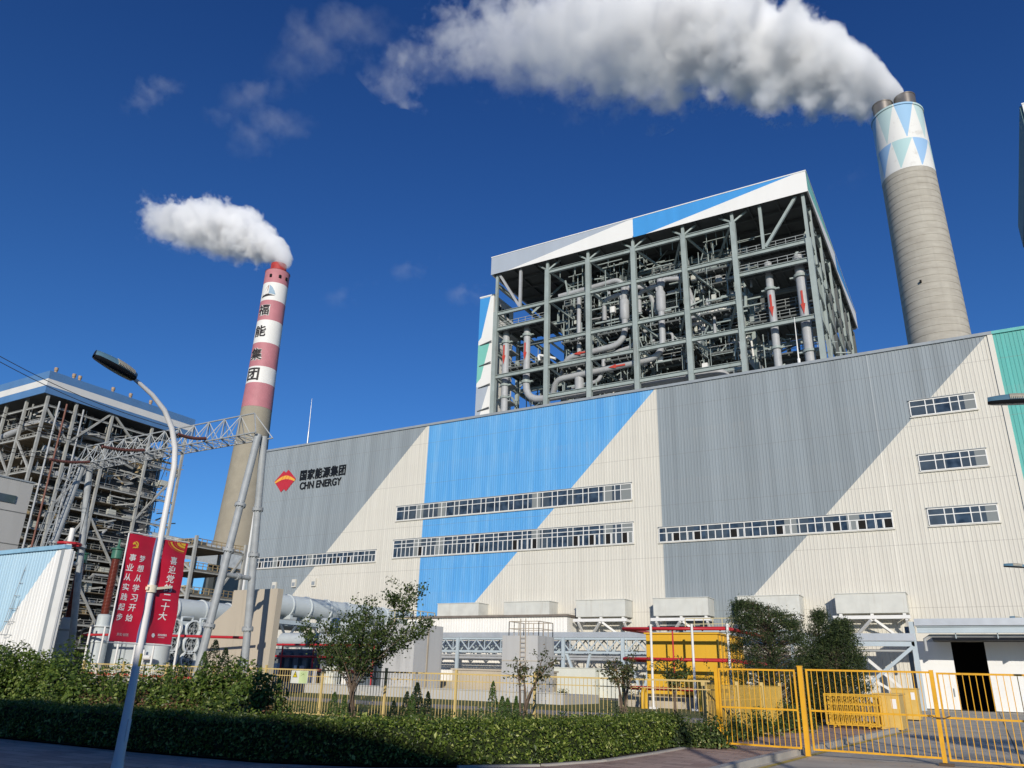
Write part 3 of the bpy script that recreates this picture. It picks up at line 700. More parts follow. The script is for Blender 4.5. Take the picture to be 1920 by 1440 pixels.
# ---- the older boiler house on the left
ob = thing('boiler_house', 'older rusty open boiler house at left under a blue and white banded roof', 'boiler house', (-182, 90, 0))
osteel = M('old_steel', (.40, .40, .37), .6, var=.28, scale=.5, dirt=(.16, .10, .06)); ofloor = M('old_floor', (.24, .20, .14), .8, var=.4, scale=.4)
orust = M('rusty_equipment', (.40, .30, .16), .75, var=.5, scale=.5); oblue = M('old_blue', (.10, .22, .42), .5, var=.1, scale=.3); owhite = M('old_white', (.70, .69, .65), .55, var=.06, scale=.3)
ox = [-182, -191, -200, -209, -218, -227, -238]; oy = [91, 98, 107.5, 119, 129.5]; OL = [5, 10, 15, 20, 25, 30, 36, 42.5, 51, 58.5]
for (a, b_, m_) in ((61, 62.9, oblue), (62.9, 64.6, owhite), (64.6, 66.6, oblue)):
    MB().box(-245, 89.6, a + .01, -181.2, 89.9, b_).build('fascia', m_, ob); MB().box(-181.5, 89.91, a + .01, -181.2, 131, b_).build('fascia', m_, ob)
MB().box(-245, 90, 62, -181.52, 131, 62.4).build('roof', soffit, ob)
for k, y in enumerate((92, 96.5, 98, 107, 112, 118)): MB().lathe([(.0, 68.6), (.45, 68.5), (.45, 67.8), (.36, 67.7), (.36, 66)], (-183.5, y, 0), 12).build('roof_vent', M('vent_tan', (.42, .30, .20), .6), ob)
for i, x in enumerate(ox):
    for j, y in enumerate(oy):
        if i > 1 and j > 1: continue
        MB().box(x - .3, y - .3, 0, x + .3, y + .3, 62).build('column', osteel, ob)
for z in OL:
    for j in range(4): MB().hbeam((-182, oy[j] + .5, z), (-182, oy[j + 1] - .5, z), .36, .5).build('beam', osteel, ob)
    for i in range(4): MB().hbeam((ox[i] - .5, 91, z), (ox[i + 1] + .5, 91, z), .36, .5).build('beam', osteel, ob)
rg = random.Random(11)
for k, (j, za, zb) in enumerate(((0, 51, 58), (1, 51, 61.5), (2, 52, 61.5), (1, 36, 51), (2, 20, 35), (1, 20, 36), (3, 5, 20), (3, 36, 51), (2, 5, 20))):
    y0, y1 = (oy[j], oy[j + 1]) if k % 2 else (oy[j + 1], oy[j])
    MB().bar((-182, y0, za), (-182, y1, zb), .45).build('brace', osteel, ob)
for i in range(3): MB().bar((ox[i], 91, 42.5), (ox[i + 1], 91, 51), .4).build('brace', osteel, ob)
for z in OL[:-1] + [12.5, 17.5, 22.5, 27.5, 33, 39, 46.5, 54.5]:
    MB().box(-206, 91.8, z, -182.8, 128 if z < 30 else rg.uniform(104, 128), z + .15).build('platform', ofloor, ob)
    MB().rail([(-182.8, 91.8, z + .15), (-182.8, 128, z + .15)], w=.09, step=2.2).build('railing', osteel, ob)
    MB().rail([(-206, 91.8, z + .15), (-183, 91.8, z + .15)], w=.09, step=2.2).build('railing', osteel, ob)
MB().box(-222, 97.5, 0, -186.6, 126, 57).build('furnace', M('old_darkened_casing', (.10, .10, .10), .7, var=.3, scale=.2), ob)  # near-black box set close behind the steelwork to darken the interior
for k in range(150):
    z = rg.choice([5, 10, 12.5, 15, 17.5, 20, 22.5, 25, 27.5, 30, 33, 36, 39, 42.5, 46.5, 51]) + .2; side = rg.random() < .65
    x = rg.uniform(-188, -183.5) if side else rg.uniform(-204, -183); y = rg.uniform(93, 127) if side else rg.uniform(92.3, 98)
    w = rg.uniform(.8, 2.4); MB().box(x, y, z, x + w * .6, y + w, z + rg.uniform(.7, 2.2)).build('boiler_fitting', rg.choice([orust, lag, case_m, case_m, osteel]), ob)
pipe(ob, [(-205, 93, 53), (-190, 92.6, 55.2), (-184.5, 93.5, 55.2), (-184, 110, 54.5)], .9, lag, bend=4)
pipe(ob, [(-184, 94, 49), (-184, 103, 48), (-184.2, 109, 46)], .7, lag)
for k in range(28):
    y = rg.uniform(92.5, 126); x = -rg.uniform(182.6, 187); z = rg.uniform(8, 54); pipe(ob, [(x, y, z), (x, y + rg.uniform(3, 9), z + .2), (x, y + rg.uniform(3, 9), z - rg.uniform(1, 5))], rg.uniform(.15, .42), rg.choice([lag, orust, osteel, lag]), bend=.8, n=8)
for k, y in enumerate((93.5, 95.5, 100)): pipe(ob, [(-181.2 - k * .4, y, 60), (-181.2 - k * .4, y, 20)], .22, (lag, M('red_pipe_rust', (.22, .10, .075), .65), lag)[k], n=8)
sp = MB()
for k in range(800):
    side = rg.random() < .7
    x = rg.uniform(-188, -182.4) if side else rg.uniform(-205, -183); y = rg.uniform(92, 129) if side else rg.uniform(91.5, 97); z = rg.uniform(6, 58)
    if rg.random() < .55: sp.bar((x, y, z), (x, y, z + rg.uniform(1, 4)), rg.uniform(.08, .26))
    else: sp.bar((x, y, z), (x + rg.uniform(-2, 2), y + rg.uniform(1, 6), z + rg.uniform(-1, 2)), rg.uniform(.12, .4))
sp.build('hanger_rods', osteel, ob, kind='stuff')

# ---- lower steel racks between the old boiler house and the chimney
def rack_tower(x0, x1, y0, y1, levels, label, zt):
    r = thing('steel_rack', label, 'steel rack', (x0, y0, 0), 'open steel racks at left')
    for x in (x0, (x0 + x1) / 2, x1):
        for y in (y0, y1): MB().box(x - .26, y - .26, 0, x + .26, y + .26, zt).build('column', osteel, r)
    for z in levels:
        MB().hbeam((x0, y0, z), (x1, y0, z), .3, .4).build('beam', osteel, r); MB().hbeam((x1, y0 + .36, z), (x1, y1 - .36, z), .3, .4).build('beam', osteel, r)
        MB().box(x0 + .4, y0 + .4, z + .32, x1 - .4, y1 - .4, z + .5).build('platform', ofloor, r)
        MB().rail([(x0 + .4, y0 + .3, z + .5), (x1 - .3, y0 + .3, z + .5)], w=.12, step=1.2).build('railing', orust, r); MB().rail([(x1 - .3, y0 + .4, z + .5), (x1 - .3, y1, z + .5)], w=.12, step=1.2).build('railing', orust, r)
        for k in range(5):
            x = rg.uniform(x0 + 1, x1 - 3); MB().box(x, y0 + rg.uniform(1, 4), z + .5, x + rg.uniform(.8, 2.6), y0 + 5.5, z + rg.uniform(1.2, 2.6)).build('duct_box', rg.choice([case_m, orust, steel_d]), r)
    for za, zb in zip(levels[:-1], levels[1:]):
        MB().bar((x0, y0, za), ((x0 + x1) / 2, y0, zb), .35).build('brace', osteel, r); MB().bar((x1, y0, za), ((x0 + x1) / 2, y0, zb), .35).build('brace', osteel, r)
    MB().bar((x1, y0, levels[0]), (x1, y1, levels[-1]), .35).build('brace', osteel, r)
    return r
rack_tower(-141, -126, 96, 108, [5, 9.5, 14, 18.5, 23], 'low open steel rack with rusty railings left of the concrete chimney foot', 25)
cg = thing('conveyor_gallery', 'grey sloping roofed gallery behind the steel racks', 'gallery', (-170, 125, 0))
MB().prism([(-182, 125, 34), (-140, 125, 26), (-140, 125, 22), (-182, 125, 29)], (0, 6, 0)).build('gallery_body', M('gallery_grey', (.33, .36, .38), .6), cg)
for x in (-175, -160, -145): MB().box(x - .4, 127, 0, x + .4, 129, 25).build('leg', steel_d, cg)
# ================================================================== CHIMNEYS
def conc_rings():
    m, n, b = base('chimney_concrete'); geo = n.n('ShaderNodeNewGeometry').outputs['Position']
    f = n.noise(n.scaled(geo, (.25, .25, .9)), 1, 4); c = n.mix(n.ramp(f, .3, .7), (.37, .34, .285), (.46, .43, .365))
    c = n.mix(n.ramp(n.noise(n.scaled(geo, (1, 1, .05)), .6, 4), .5, .75, 0, .35), c, (.30, .275, .235))
    n.t.links.new(c, b.inputs['Base Color']); b.inputs['Roughness'].default_value = .85; return m
chc = conc_rings()
def band_paint(name, cx_, cy_, z0, zm, z1):
    """white chimney head with hanging blue and teal triangles, set out by angle and height"""
    m, n, b = base(name); geo = n.n('ShaderNodeNewGeometry').outputs['Position']
    sp = n.n('ShaderNodeSeparateXYZ'); n.t.links.new(geo, sp.inputs[0])
    ang = n.m('ARCTAN2', n.m('SUBTRACT', sp.outputs[0], cx_), n.m('SUBTRACT', cy_, sp.outputs[1]))
    c = None; wh = (.74, .73, .69)
    wcol = n.mix(n.ramp(n.noise(geo, .35, 5, .7), .56, .68, 0, .5), wh, (.50, .47, .42))
    c = wcol
    for lo, hi, ph, ap in ((zm, z1, .08, .36), (z0, zm, .48, .22)):
        v = n.m('DIVIDE', n.m('SUBTRACT', sp.outputs[2], lo), hi - lo)
        u = n.m('ADD', n.m('MULTIPLY', ang, 8 / (2 * math.pi)), ph + 8)
        t = n.m('FRACT', u); par = n.m('MODULO', n.m('FLOOR', u), 2.)
        inside = n.m('MULTIPLY', n.m('GREATER_THAN', t, n.m('MULTIPLY', n.m('SUBTRACT', 1., v), ap)), n.m('LESS_THAN', t, n.m('ADD', n.m('MULTIPLY', v, 1 - ap - .02), ap)))
        inside = n.m('MULTIPLY', inside, n.m('MULTIPLY', n.m('GREATER_THAN', v, .04), n.m('LESS_THAN', v, 1.)))
        col = n.mix(par, (.30, .49, .68), (.47, .61, .60)) if lo == zm else n.mix(par, (.42, .60, .60), (.30, .48, .70))
        c = n.mix(inside, c, col)
    n.t.links.new(c, b.inputs['Base Color']); b.inputs['Roughness'].default_value = .6; return m
GX, GY_ = 3.9, 250.0
gz_t = 186.0; gz_b = float(PY(1700, 340, GY_)[2])
gr = thing('chimney', 'massive concrete chimney with blue and teal triangles at its top and two steel flues', 'chimney', (GX, GY_, 0))
prof = []; z = 0.; rr = lambda z: 7.95 + 1.75 * max(0, (gz_t - z) / gz_t) ** 1.15
while z < gz_b - .5: prof += [(rr(z), z), (rr(z) - .03, z + 2.1), (rr(z) - .12, z + 2.16), (rr(z) - .12, z + 2.3)]; z += 2.4
prof.append((rr(gz_b), gz_b)); MB().lathe(prof, (GX, GY_, 0), 72).build('shaft', chc, gr)
MB().lathe([(rr(gz_b) + .06, gz_b), (rr(gz_t) + .05, gz_t - .8), (rr(gz_t) + .35, gz_t - .7), (rr(gz_t) + .35, gz_t), (rr(gz_t) - .6, gz_t), (rr(gz_t) - .6, gz_t - 4)], (GX, GY_, 0), 72).build('painted_head', band_paint('chimney_head_paint', GX, GY_, gz_b, gz_b + (gz_t - gz_b) * .44, gz_t), gr)
MB().lathe([(rr(gz_t) - .62, gz_t - 1), (.1, gz_t - 1)], (GX, GY_, 0), 48).build('cap', M('chimney_cap', (.3, .3, .3), .8), gr)
flm = M('flue_steel', (.30, .27, .235), .35, .6, var=.35, scale=.5, streak=True)
for x, y in ((-3.75, -.6), (3.3, -1.2)):
    MB().lathe([(3.3, gz_t - 1), (3.3, gz_t + 6.0), (3.42, gz_t + 6.0), (3.42, gz_t + 6.4), (3.05, gz_t + 6.4), (3.05, gz_t)], (GX + x, GY_ + y, 0), 32).build('flue', flm, gr)
for px, py in ((1726, 527),):
    p = PY(px, py, GY_ - 8.9); MB().box(p[0] - .3, p[1] - .2, p[2] - .32, p[0] + .3, p[1] + 1.5, p[2] + .32).build('dark_opening_block', dark, gr)  # solid block, the shade of the hole put into its colour

RX, RY = -250.5, 210.0
ztp = float(PY(520, 513, RY)[2]); _c = PY(520, 513, RY); RX = float(_c[0]) + .3
red_c = thing('chimney', 'slender red and white banded chimney with a sail emblem and large black characters', 'chimney', (RX, RY, 0))
# band limits measured along the axis of the stack
lim = [float(PY(x, y, RY)[2]) for x, y in ((468, 772), (490, 725), (498, 694), (504, 650), (510, 608), (516, 571), (521, 538), (524, 513))]
dref = PY(497, 725, RY); L0 = np.linalg.norm(dref - CAMP)
r_at = lambda z: 5.35 + 6.6 * max(0, (ztp - z) / ztp) ** 2.05
pink = M('faded_red_paint', (.50, .20, .22), .6, var=.14, scale=.25); pw = M('chimney_white', (.78, .765, .72), .6, var=.06, scale=.25); redtop = M('bright_red_paint', (.45, .05, .045), .6, var=.3, scale=.6)
zs_ = [0] + lim[:1]
zs = []; z = 0
MB().lathe([(r_at(z), z) for z in np.linspace(0, lim[0], 24)], (RX, RY, 0), 56).build('shaft', M('red_chimney_concrete', (.33, .295, .225), .85, var=.16, scale=.3), red_c)
BANDZ = [lim[0]]
top_band = lim[-1]
zb = np.linspace(lim[0], lim[-1], 8)
zb = lim
for k in range(7):
    a, b_ = zb[k], zb[k + 1]; g = [(r_at(z) + .05, z) for z in np.linspace(a, b_, 5)]
    if k == 6: g += [(r_at(b_) + .25, b_ - .01), (r_at(b_) - .5, b_), (3.45, b_ - .2)]
    MB().lathe(g, (RX, RY, 0), 56).build('painted_band', pw if k % 2 else pink, red_c)
MB().lathe([(3.5, ztp - 2), (3.5, ztp + 4.2), (3.1, ztp + 4.2), (3.1, ztp)], (RX, RY, 0), 32).build('flue', redtop, red_c)
def cyl_wrap(vs, fs, ang, zc, out=.14):
    """lettering wrapped round the red chimney at a compass angle (0 faces -Y, + towards +X)"""
    bm = bmesh.new(); bv = [bm.verts.new(v) for v in vs]
    for f in fs:
        try: bm.faces.new([bv[i] for i in f])
        except ValueError: pass
    w = max(v[0] for v in vs)
    for k in np.arange(-w, w, .45): bmesh.ops.bisect_plane(bm, geom=bm.verts[:] + bm.edges[:] + bm.faces[:], plane_co=(k, 0, 0), plane_no=(1, 0, 0))
    bm.verts.ensure_lookup_table(); bm.verts.index_update()
    res = []
    for v in bm.verts:
        z = zc + v.co.y; r = r_at(z) + out + v.co.z * .2; a = ang + v.co.x / r_at(z)
        res.append((RX + r * math.sin(a), RY - r * math.cos(a), z))
    F_ = [[v.index for v in f.verts] for f in bm.faces]; bm.free(); return res, F_
view_a = math.atan2(-RX, RY)  # direction of the viewer seen from the stack
ink = M('chimney_ink', (.035, .03, .03), .6); inkw = M('chimney_outline', (.72, .70, .66), .6)
for k, ch in enumerate('团集能福'):
    zc = (zb[k + 1] + zb[k + 2]) / 2; hh = r_at(zc) * .97
    ang = view_a - rad(41)
    for mat_, bold, out in ((inkw, .075, .12), (ink, .02, .22)) if k % 2 else ((ink, .02, .22),):
        vs, fs = text_mesh(ch, 1, bold, .02); g = hh * (1.08 if bold > .05 else 1); vs = fit(vs, g * 1.02, g)
        v2, f2 = cyl_wrap(vs, fs, ang, zc, out); MB().add(v2, f2).build('painted_character', mat_, red_c)
zc = (zb[5] + zb[6]) / 2; hh = r_at(zc) * 1.15
def flat(pts): return [(x * hh, y * hh, 0) for x, y in pts], [list(range(len(pts)))]
for mat_, pts, out in ((M('sail_brown', (.30, .13, .10), .6), [(-.5, -.3), (-.05, -.1), (-.03, .5), (-.2, .25)], .14), (M('sail_blue', (.30, .42, .52), .6), [(.02, .5), (.03, -.2), (.52, -.28), (.42, 0), (.25, .3)], .14),
                        (ink, [(-.55, -.5), (-.5, -.36), (-.05, -.22), (.5, -.36), (.1, -.4)], .14), (inkw, [(.14 * math.cos(t) - .1, .14 * math.sin(t) - .12) for t in np.linspace(0, 6.28, 14)[:-1]], .18)):
    v_, f_ = flat(pts); v2, f2 = cyl_wrap(v_, f_, view_a - rad(30), zc, out); MB().add(v2, f2).build('sail_emblem', mat_, red_c)
for a in (-30, 12, 46):
    aa = view_a + rad(a); z = zb[6] + 3.2; r = r_at(z) + .1; c = (RX + r * math.sin(aa), RY - r * math.cos(aa), z)
    MB().box(c[0] - .45, c[1] - .45, z - .7, c[0] + .45, c[1] + .45, z + .7).build('dark_opening_block', dark, red_c)  # near-black blocks stand in for the shade inside the holes
# ================================================================== STEAM
def steam_material(name, o, L, H, zc, rz, dens, edge, amp, nscale, seed=0., col=.998, aniso=.0, core=.8, thin=.0):
    """white steam: density falls off round a drifting centre line (object X runs down wind), torn by noise"""
    m = bpy.data.materials.new(name); m.use_nodes = True; t = m.node_tree; n = NT(t)
    for nd in list(t.nodes):
        if nd.type == 'BSDF_PRINCIPLED': t.nodes.remove(nd)
    tc = n.n('ShaderNodeTexCoord').outputs['Object']
    sp = n.n('ShaderNodeSeparateXYZ'); t.links.new(tc, sp.inputs[0])
    s = n.m('DIVIDE', sp.outputs[0], L)
    def curve(pts):
        fc = n.n('ShaderNodeFloatCurve'); c = fc.mapping.curves[0]
        while len(c.points) > 2: c.points.remove(c.points[1])
        c.points[0].location = pts[0]; c.points[1].location = pts[-1]
        for p in pts[1:-1]: c.points.new(*p)
        fc.mapping.update(); t.links.new(s, fc.inputs['Value']); return fc.outputs[0]
    cz = n.m('MULTIPLY', curve(zc), H); cr = n.m('MULTIPLY', curve(rz), H); dn = n.m('MULTIPLY', curve(dens), 1.)
    am = curve(amp)
    off = n.n('ShaderNodeVectorMath', operation='ADD'); t.links.new(tc, off.inputs[0]); off.inputs[1].default_value = (seed, seed * .7, seed * 1.3)
    ns = n.noise(off.outputs[0], 1 / nscale, 7, .62); nb = n.noise(off.outputs[0], .36 / nscale, 2, .5)
    dz = n.m('DIVIDE', n.m('SUBTRACT', sp.outputs[2], cz), cr); dy = n.m('DIVIDE', sp.outputs[1], n.m('MULTIPLY', cr, 1.0))
    d = n.m('SQRT', n.m('ADD', n.m('MULTIPLY', dz, dz), n.m('MULTIPLY', dy, dy)))
    nn = n.m('ADD', n.m('MULTIPLY', n.m('SUBTRACT', ns, .5), 2.3), n.m('MULTIPLY', n.m('SUBTRACT', nb, .5), 1.1))
    f = n.m('ADD', n.m('SUBTRACT', n.ramp(s, .38, .95, core, core - thin), d), n.m('MULTIPLY', nn, am))
    f = n.ramp(f, 0., edge, 0., 1.)
    f = n.m('MULTIPLY', f, n.ramp(dz, -.85, .05, n.ramp(s, .05, .45, .75, .12), 1.))   # ragged, thinner underside down wind
    f = n.m('MULTIPLY', f, dn)
    f = n.m('MULTIPLY', f, n.m('GREATER_THAN', s, 0.)); f = n.m('MULTIPLY', f, n.m('LESS_THAN', s, 1.))
    vol = n.n('ShaderNodeVolumePrincipled'); vol.inputs['Color'].default_value = (col, col, col, 1); vol.inputs['Anisotropy'].default_value = aniso
    t.links.new(f, vol.inputs['Density']); t.links.new(vol.outputs[0], t.nodes['Material Output'].inputs['Volume'])
    m.cycles.homogeneous_volume = False if hasattr(m, 'cycles') else False
    return m
def interp(pts, x):
    return float(np.interp(x, [p[0] for p in pts], [p[1] for p in pts]))
def plume(name, label, origin, wind, L, H, zc, rz, dens, edge, amp, nscale, seed, group=None, cat='steam', kind='stuff', margin=1.22, core=.8, thin=.0):
    """closed lumpy hull that follows the plume; its volume is the steam"""
    o = Vector(origin); mb = MB(); n = 20; K = 28; rg = random.Random(int(seed * 10)); rings = []
    lump = [[rg.uniform(.95, 1.08) for _ in range(n)] for _ in range(K + 1)]
    for i in range(K + 1):
        s = max(.004, i / K); c = interp(zc, s) * H; r = max(.8, interp(rz, s) * H * margin)
        if i in (0, K): r *= .75
        rings.append([(s * L, r * lump[i][j] * math.cos(2 * math.pi * j / n), c + r * lump[i][j] * math.sin(2 * math.pi * j / n)) for j in range(n)])
    vs = [p for rg_ in rings for p in rg_]; fs = [(i * n + j, i * n + (j + 1) % n, (i + 1) * n + (j + 1) % n, (i + 1) * n + j) for i in range(K) for j in range(n)]
    fs += [list(range(n))[::-1], [K * n + j for j in range(n)]]
    mb.add(vs, fs); ob = mb.build(name, steam_material(name + '_vapour', o, L, H, zc, rz, dens, edge, amp, nscale, seed, core=core, thin=thin, aniso=-.2), None, kind, label, cat, group)
    ob.location = o; ob.rotation_euler = (0, 0, wind); return ob
def prof_px(stations, Y, L, H, ox, oz):
    """stations (px, top, bottom) in the photo -> centre and radius curves along the plume"""
    zc, rz = [], []
    for px, t, b in stations:
        a, c = PY(px, t, Y), PY(px, b, Y); s = -((a[0] + c[0]) / 2 - ox) / L
        zc.append((s, ((a[2] + c[2]) / 2 - oz) / H)); rz.append((s, abs(a[2] - c[2]) / 2 / H))
    return zc, rz
def clean(c):
    out = []
    for x, y in c:
        x = min(1, max(0, x))
        if not out or x > out[-1][0] + .004: out.append((x, y))
    if out[-1][0] < 1: out.append((1., out[-1][1]))
    out[0] = (0., out[0][1]); return out
Lg, Hg = 255., 100.; ogx, ogz = GX + 4.5, gz_t + 5
st = [(1712, 182, 202), (1680, 140, 214), (1640, 92, 224), (1590, 45, 226), (1530, 12, 222), (1460, -4, 216), (1380, -22, 205), (1300, -26, 196), (1200, -34, 200), (1100, -34, 205), (1000, -30, 200), (900, -12, 185), (800, 20, 175), (720, 60, 170)]
zc, rz = prof_px(st, GY_, Lg, Hg, ogx, ogz); zc, rz = clean(zc), clean(rz)
def sx(px): return min(1, max(0, -(PY(px, 120, GY_)[0] - ogx) / Lg))
dens = clean([(0, .6), (sx(1500), .5), (sx(1300), .30), (sx(1180), .16), (sx(1050), .085), (sx(950), .055), (sx(850), .04), (sx(760), .03), (1., .008)])
amp = clean([(0, .34), (sx(1550), .62), (sx(1300), .9), (sx(1100), 1.25), (sx(950), 1.5), (1., 1.7)])
plume('steam_plume', 'large white steam plume blown left from the ribbed concrete chimney with two flues', (ogx, GY_ - 1, ogz), math.pi, Lg, Hg, zc, rz, dens, .30, amp, 10.5, 3.1, 'steam plumes', thin=.5)
Lr, Hr = 112., 60.; orx, orz = RX + 4.2, ztp + 4.0
st = [(541, 490, 506), (528, 448, 506), (510, 425, 502), (485, 405, 496), (450, 385, 492), (410, 378, 487), (370, 372, 480), (330, 370, 472), (290, 366, 460), (250, 362, 440), (200, 380, 430)]
def sr(px): return min(1, max(0, -(PY(px, 440, RY)[0] - orx) / Lr))
zc, rz = prof_px(st, RY, Lr, Hr, orx, orz); zc, rz = clean(zc), clean(rz)
dens = clean([(0, .8), (sr(450), .55), (sr(360), .36), (sr(300), .2), (sr(255), .12), (1., .05)])
amp = clean([(0, .25), (sr(490), .55), (sr(400), .7), (sr(300), .95), (1., 1.15)])
plume('steam_plume', 'small white steam plume blown left from the red and white chimney', (orx, RY, orz), math.pi, Lr, Hr, zc, rz, dens, .30, amp, 6.5, 7.7, 'steam plumes', thin=.3)
# torn wisps left behind by the plumes
wsp = [(285, 175, 48, 36, .045), (505, 240, 75, 70, .034), (620, 70, 120, 85, .034), (780, 115, 90, 90, .05), (780, 500, 55, 40, .03), (895, 540, 60, 50, .05), (655, 545, 55, 45, .02), (490, 165, 65, 55, .028), (1590, 340, 95, 42, .014), (430, 195, 42, 50, .026)]
names = ['small wisp alone near the upper left', 'ragged wisp below the curl of thin cloud in the upper left', 'broad thin wisp at the top of the sky left of the large plume', 'torn wisp touching the left end of the large plume', 'faint hooked wisp left of the open boiler house', 'brighter puff beside the clad lift tower', 'very faint wisp right of the red chimney', 'thin streak above the ragged wisp', 'barely visible streak left of the concrete chimney', 'thin upright wisp between the lone wisp and the ragged wisp']
for k, ((px, py, w, h, dn), nm) in enumerate(zip(wsp, names)):
    c = PY(px, py, 300); e = PY(px + w, py, 300); v = PY(px, py - h, 300); a = float(np.linalg.norm(e - c)); b_ = float(np.linalg.norm(v - c))
    plume('steam_wisp', nm, (c[0] + a, 300, c[2]), math.pi, 2 * a, b_, [(0, 0), (.5, .05), (1, -.05)], [(0, .35), (.3, .95), (.6, 1.), (1, .4)],
          [(0, .06 * dn), (.3, .55 * dn), (.7, .55 * dn), (1, .06 * dn)], .9, [(0, 2.0), (1, 2.0)], b_ * .62, 1.7 + k * 2.3, 'steam wisps in the sky', 'steam wisp', core=.22)
# ================================================================== YARD IN FRONT OF THE HALL
wallc = M('smooth_concrete', (.50, .50, .485), .8, var=.18, scale=.6, streak=True, dirt=(.22, .22, .21), bump=.08)
wallb = M('beige_concrete', (.50, .44, .345), .8, var=.12, scale=.5, streak=True, dirt=(.30, .26, .20), bump=.06)
plgrey = M('equipment_grey', (.50, .545, .55), .45, var=.1, scale=.8)
lbl = M('light_blue_steel', (.46, .53, .56), .45, var=.1, scale=.8)
shade_steel = M('shaded_blue_grey_steel', (.13, .16, .19), .55, var=.2)  # steel colour darkened to carry the shade of the yard
redpipe = M('fire_pipe_red', (.50, .03, .04), .4, var=.12)
yel = M('enclosure_yellow', (.72, .42, .035), .45, var=.1, scale=.7, streak=True)
yfence = M('fence_yellow', (.66, .50, .20), .55, var=.15, scale=3, dirt=(.45, .34, .2))
ygate = M('gate_yellow', (.76, .40, .025), .45, var=.14, scale=4, dirt=(.42, .22, .05))

# plinth and two concrete fire walls
pl = thing('low_plinth', 'long low grey concrete kerb wall behind the yellow fence', 'low wall', (-35, 46, 0))
MB().box(-52, 45.6, 0, -22.8, 46.0, .62).box(-52, 46.01, 0, -22.8, 51, .55).build('wall', wallc, pl)
MB().box(-52, 45.55, .621, -22.75, 46.05, .68).build('coping', wallc, pl)
fw = thing('fire_wall', 'pale grey concrete wall block right of the spreading tree', 'concrete wall', (-37, 48, 0))
MB().box(-39.2, 48, .5, -36.3, 51.6, 5.05).build('wall', wallc, fw); MB().box(-36.296, 49.6, .6, -36.25, 49.75, 5).build('drain_stain', M('rust_stain', (.42, .36, .27), .8), fw)
fw2 = thing('fire_wall', 'pale grey concrete wall block carrying a steel ladder and a guard rail', 'concrete wall', (-27, 48, 0))
MB().box(-28.7, 48, .5, -25.9, 50.4, 4.2).build('wall', wallc, fw2)
MB().box(-28.71, 47.97, 2.55, -25.88, 48, 2.6).build('joint', wallb, fw2)
ladm = M('ladder_tan', (.42, .36, .28), .6, var=.25)
l = MB()
for x in (-27.15, -26.75): l.bar((x, 47.8, .5), (x, 47.8, 5.3), .05)
for z in np.arange(.75, 4.3, .3): l.bar((-27.15, 47.8, z), (-26.75, 47.8, z), .035)
l.build('ladder', ladm, fw2); MB().rail([(-28.3, 48.2, 4.2), (-25.95, 48.2, 4.2), (-25.95, 50.3, 4.2), (-28.3, 50.3, 4.2), (-28.3, 48.2, 4.2)], .95, .7, .05).build('guard_rail', ladm, fw2)
st = thing('concrete_bin', 'stained beige concrete block low behind the fence between two grey walls', 'concrete block', (-33, 52, 0))
MB().box(-35.5, 52, .55, -28, 55, 1.9).build('block', wallb, st); MB().box(-35.6, 51.9, 1.9, -27.9, 55.1, 2.02).build('coping', wallb, st)

# pipe rack along the hall
pr = thing('pipe_rack', 'light blue trussed pipe rack running along the foot of the hall', 'pipe rack', (-40, 69, 0))
RX0, RX1, ra, rb = -50.5, -22.0, 68.3, 69.7
r = MB()
for y in (ra, rb): r.box(RX0, y - .1, 4.92, RX1, y + .1, 5.12); r.box(RX0, y - .1, 3.72, RX1, y + .1, 3.9)
r.build('chord', lbl, pr)
for y in (ra, rb):
    w = MB(); x = RX0
    while x < RX1 - .9:
        w.bar((x, y, 3.91), (x + .95, y, 4.91), .1); w.bar((x + .95, y, 4.91), (x + 1.9, y, 3.91), .1); w.bar((x, y + .01, 3.92), (x, y + .01, 4.9), .08); x += 1.9
    w.build('web', lbl, pr)
MB().box(RX0, ra - .15, 5.125, RX1, rb + .1, 5.6).build('cable_tray', M('tray_galvanised', (.52, .55, .57), .4, .3, var=.12, scale=1.2), pr)
for z, d in ((3.2, .14), (3.45, .1)): MB().tube([(RX0, ra + .3, z), (RX1, ra + .3, z)], d, 8).build('pipe', lag, pr)
for x in (-34.0, -28.0, -46):
    MB().box(x - .16, ra - .32, 0, x + .16, ra - .12, 5.1).build('leg', lbl, pr)
    if x > -40: MB().bar((x + .2, ra + .1, 3.7), (x + 1.6, ra + .2, .4), .22).build('brace', lbl, pr); MB().bar((x + 1.7, ra + .2, .4), (x + 2.6, ra + .2, 3.7), .22).build('brace', lbl, pr)
pr2 = thing('pipe_rack', 'stepped cable tray rack on a tall grey column beside the sliding doors', 'pipe rack', (-4.2, 68.5, 0))
MB().box(-22, 68.2, 4.9, -4.2, 69.6, 5.45).build('cable_tray', MATS['tray_galvanised'], pr2); MB().box(-22, 68.25, 4.5, -4.3, 68.5, 4.85).build('beam', lbl, pr2)
MB().box(-4.1, 68.1, 6.0, XR, 69.6, 6.5).build('cable_tray', MATS['tray_galvanised'], pr2); MB().hbeam((-4.0, 68.4, 5.72), (XR, 68.4, 5.72), .3, .5, .06).build('beam', lbl, pr2)
MB().box(-4.5, 68.25, 0, -4.15, 68.6, 6.3).build('column', lbl, pr2); MB().box(-4.9, 69.2, 0, -4.6, 69.5, 6.0).build('column', shade_steel, pr2)
MB().bar((-4.4, 68.3, 4.5), (-8.0, 68.3, 1.6), .24).build('brace', lbl, pr2); MB().bar((-7.9, 69.4, 3.6), (-4.4, 69.2, .3), .22).build('brace', white_m, pr2); MB().bar((-9.5, 69.6, 3.2), (-4.4, 69.6, .05), .2).build('brace', white_m, pr2)
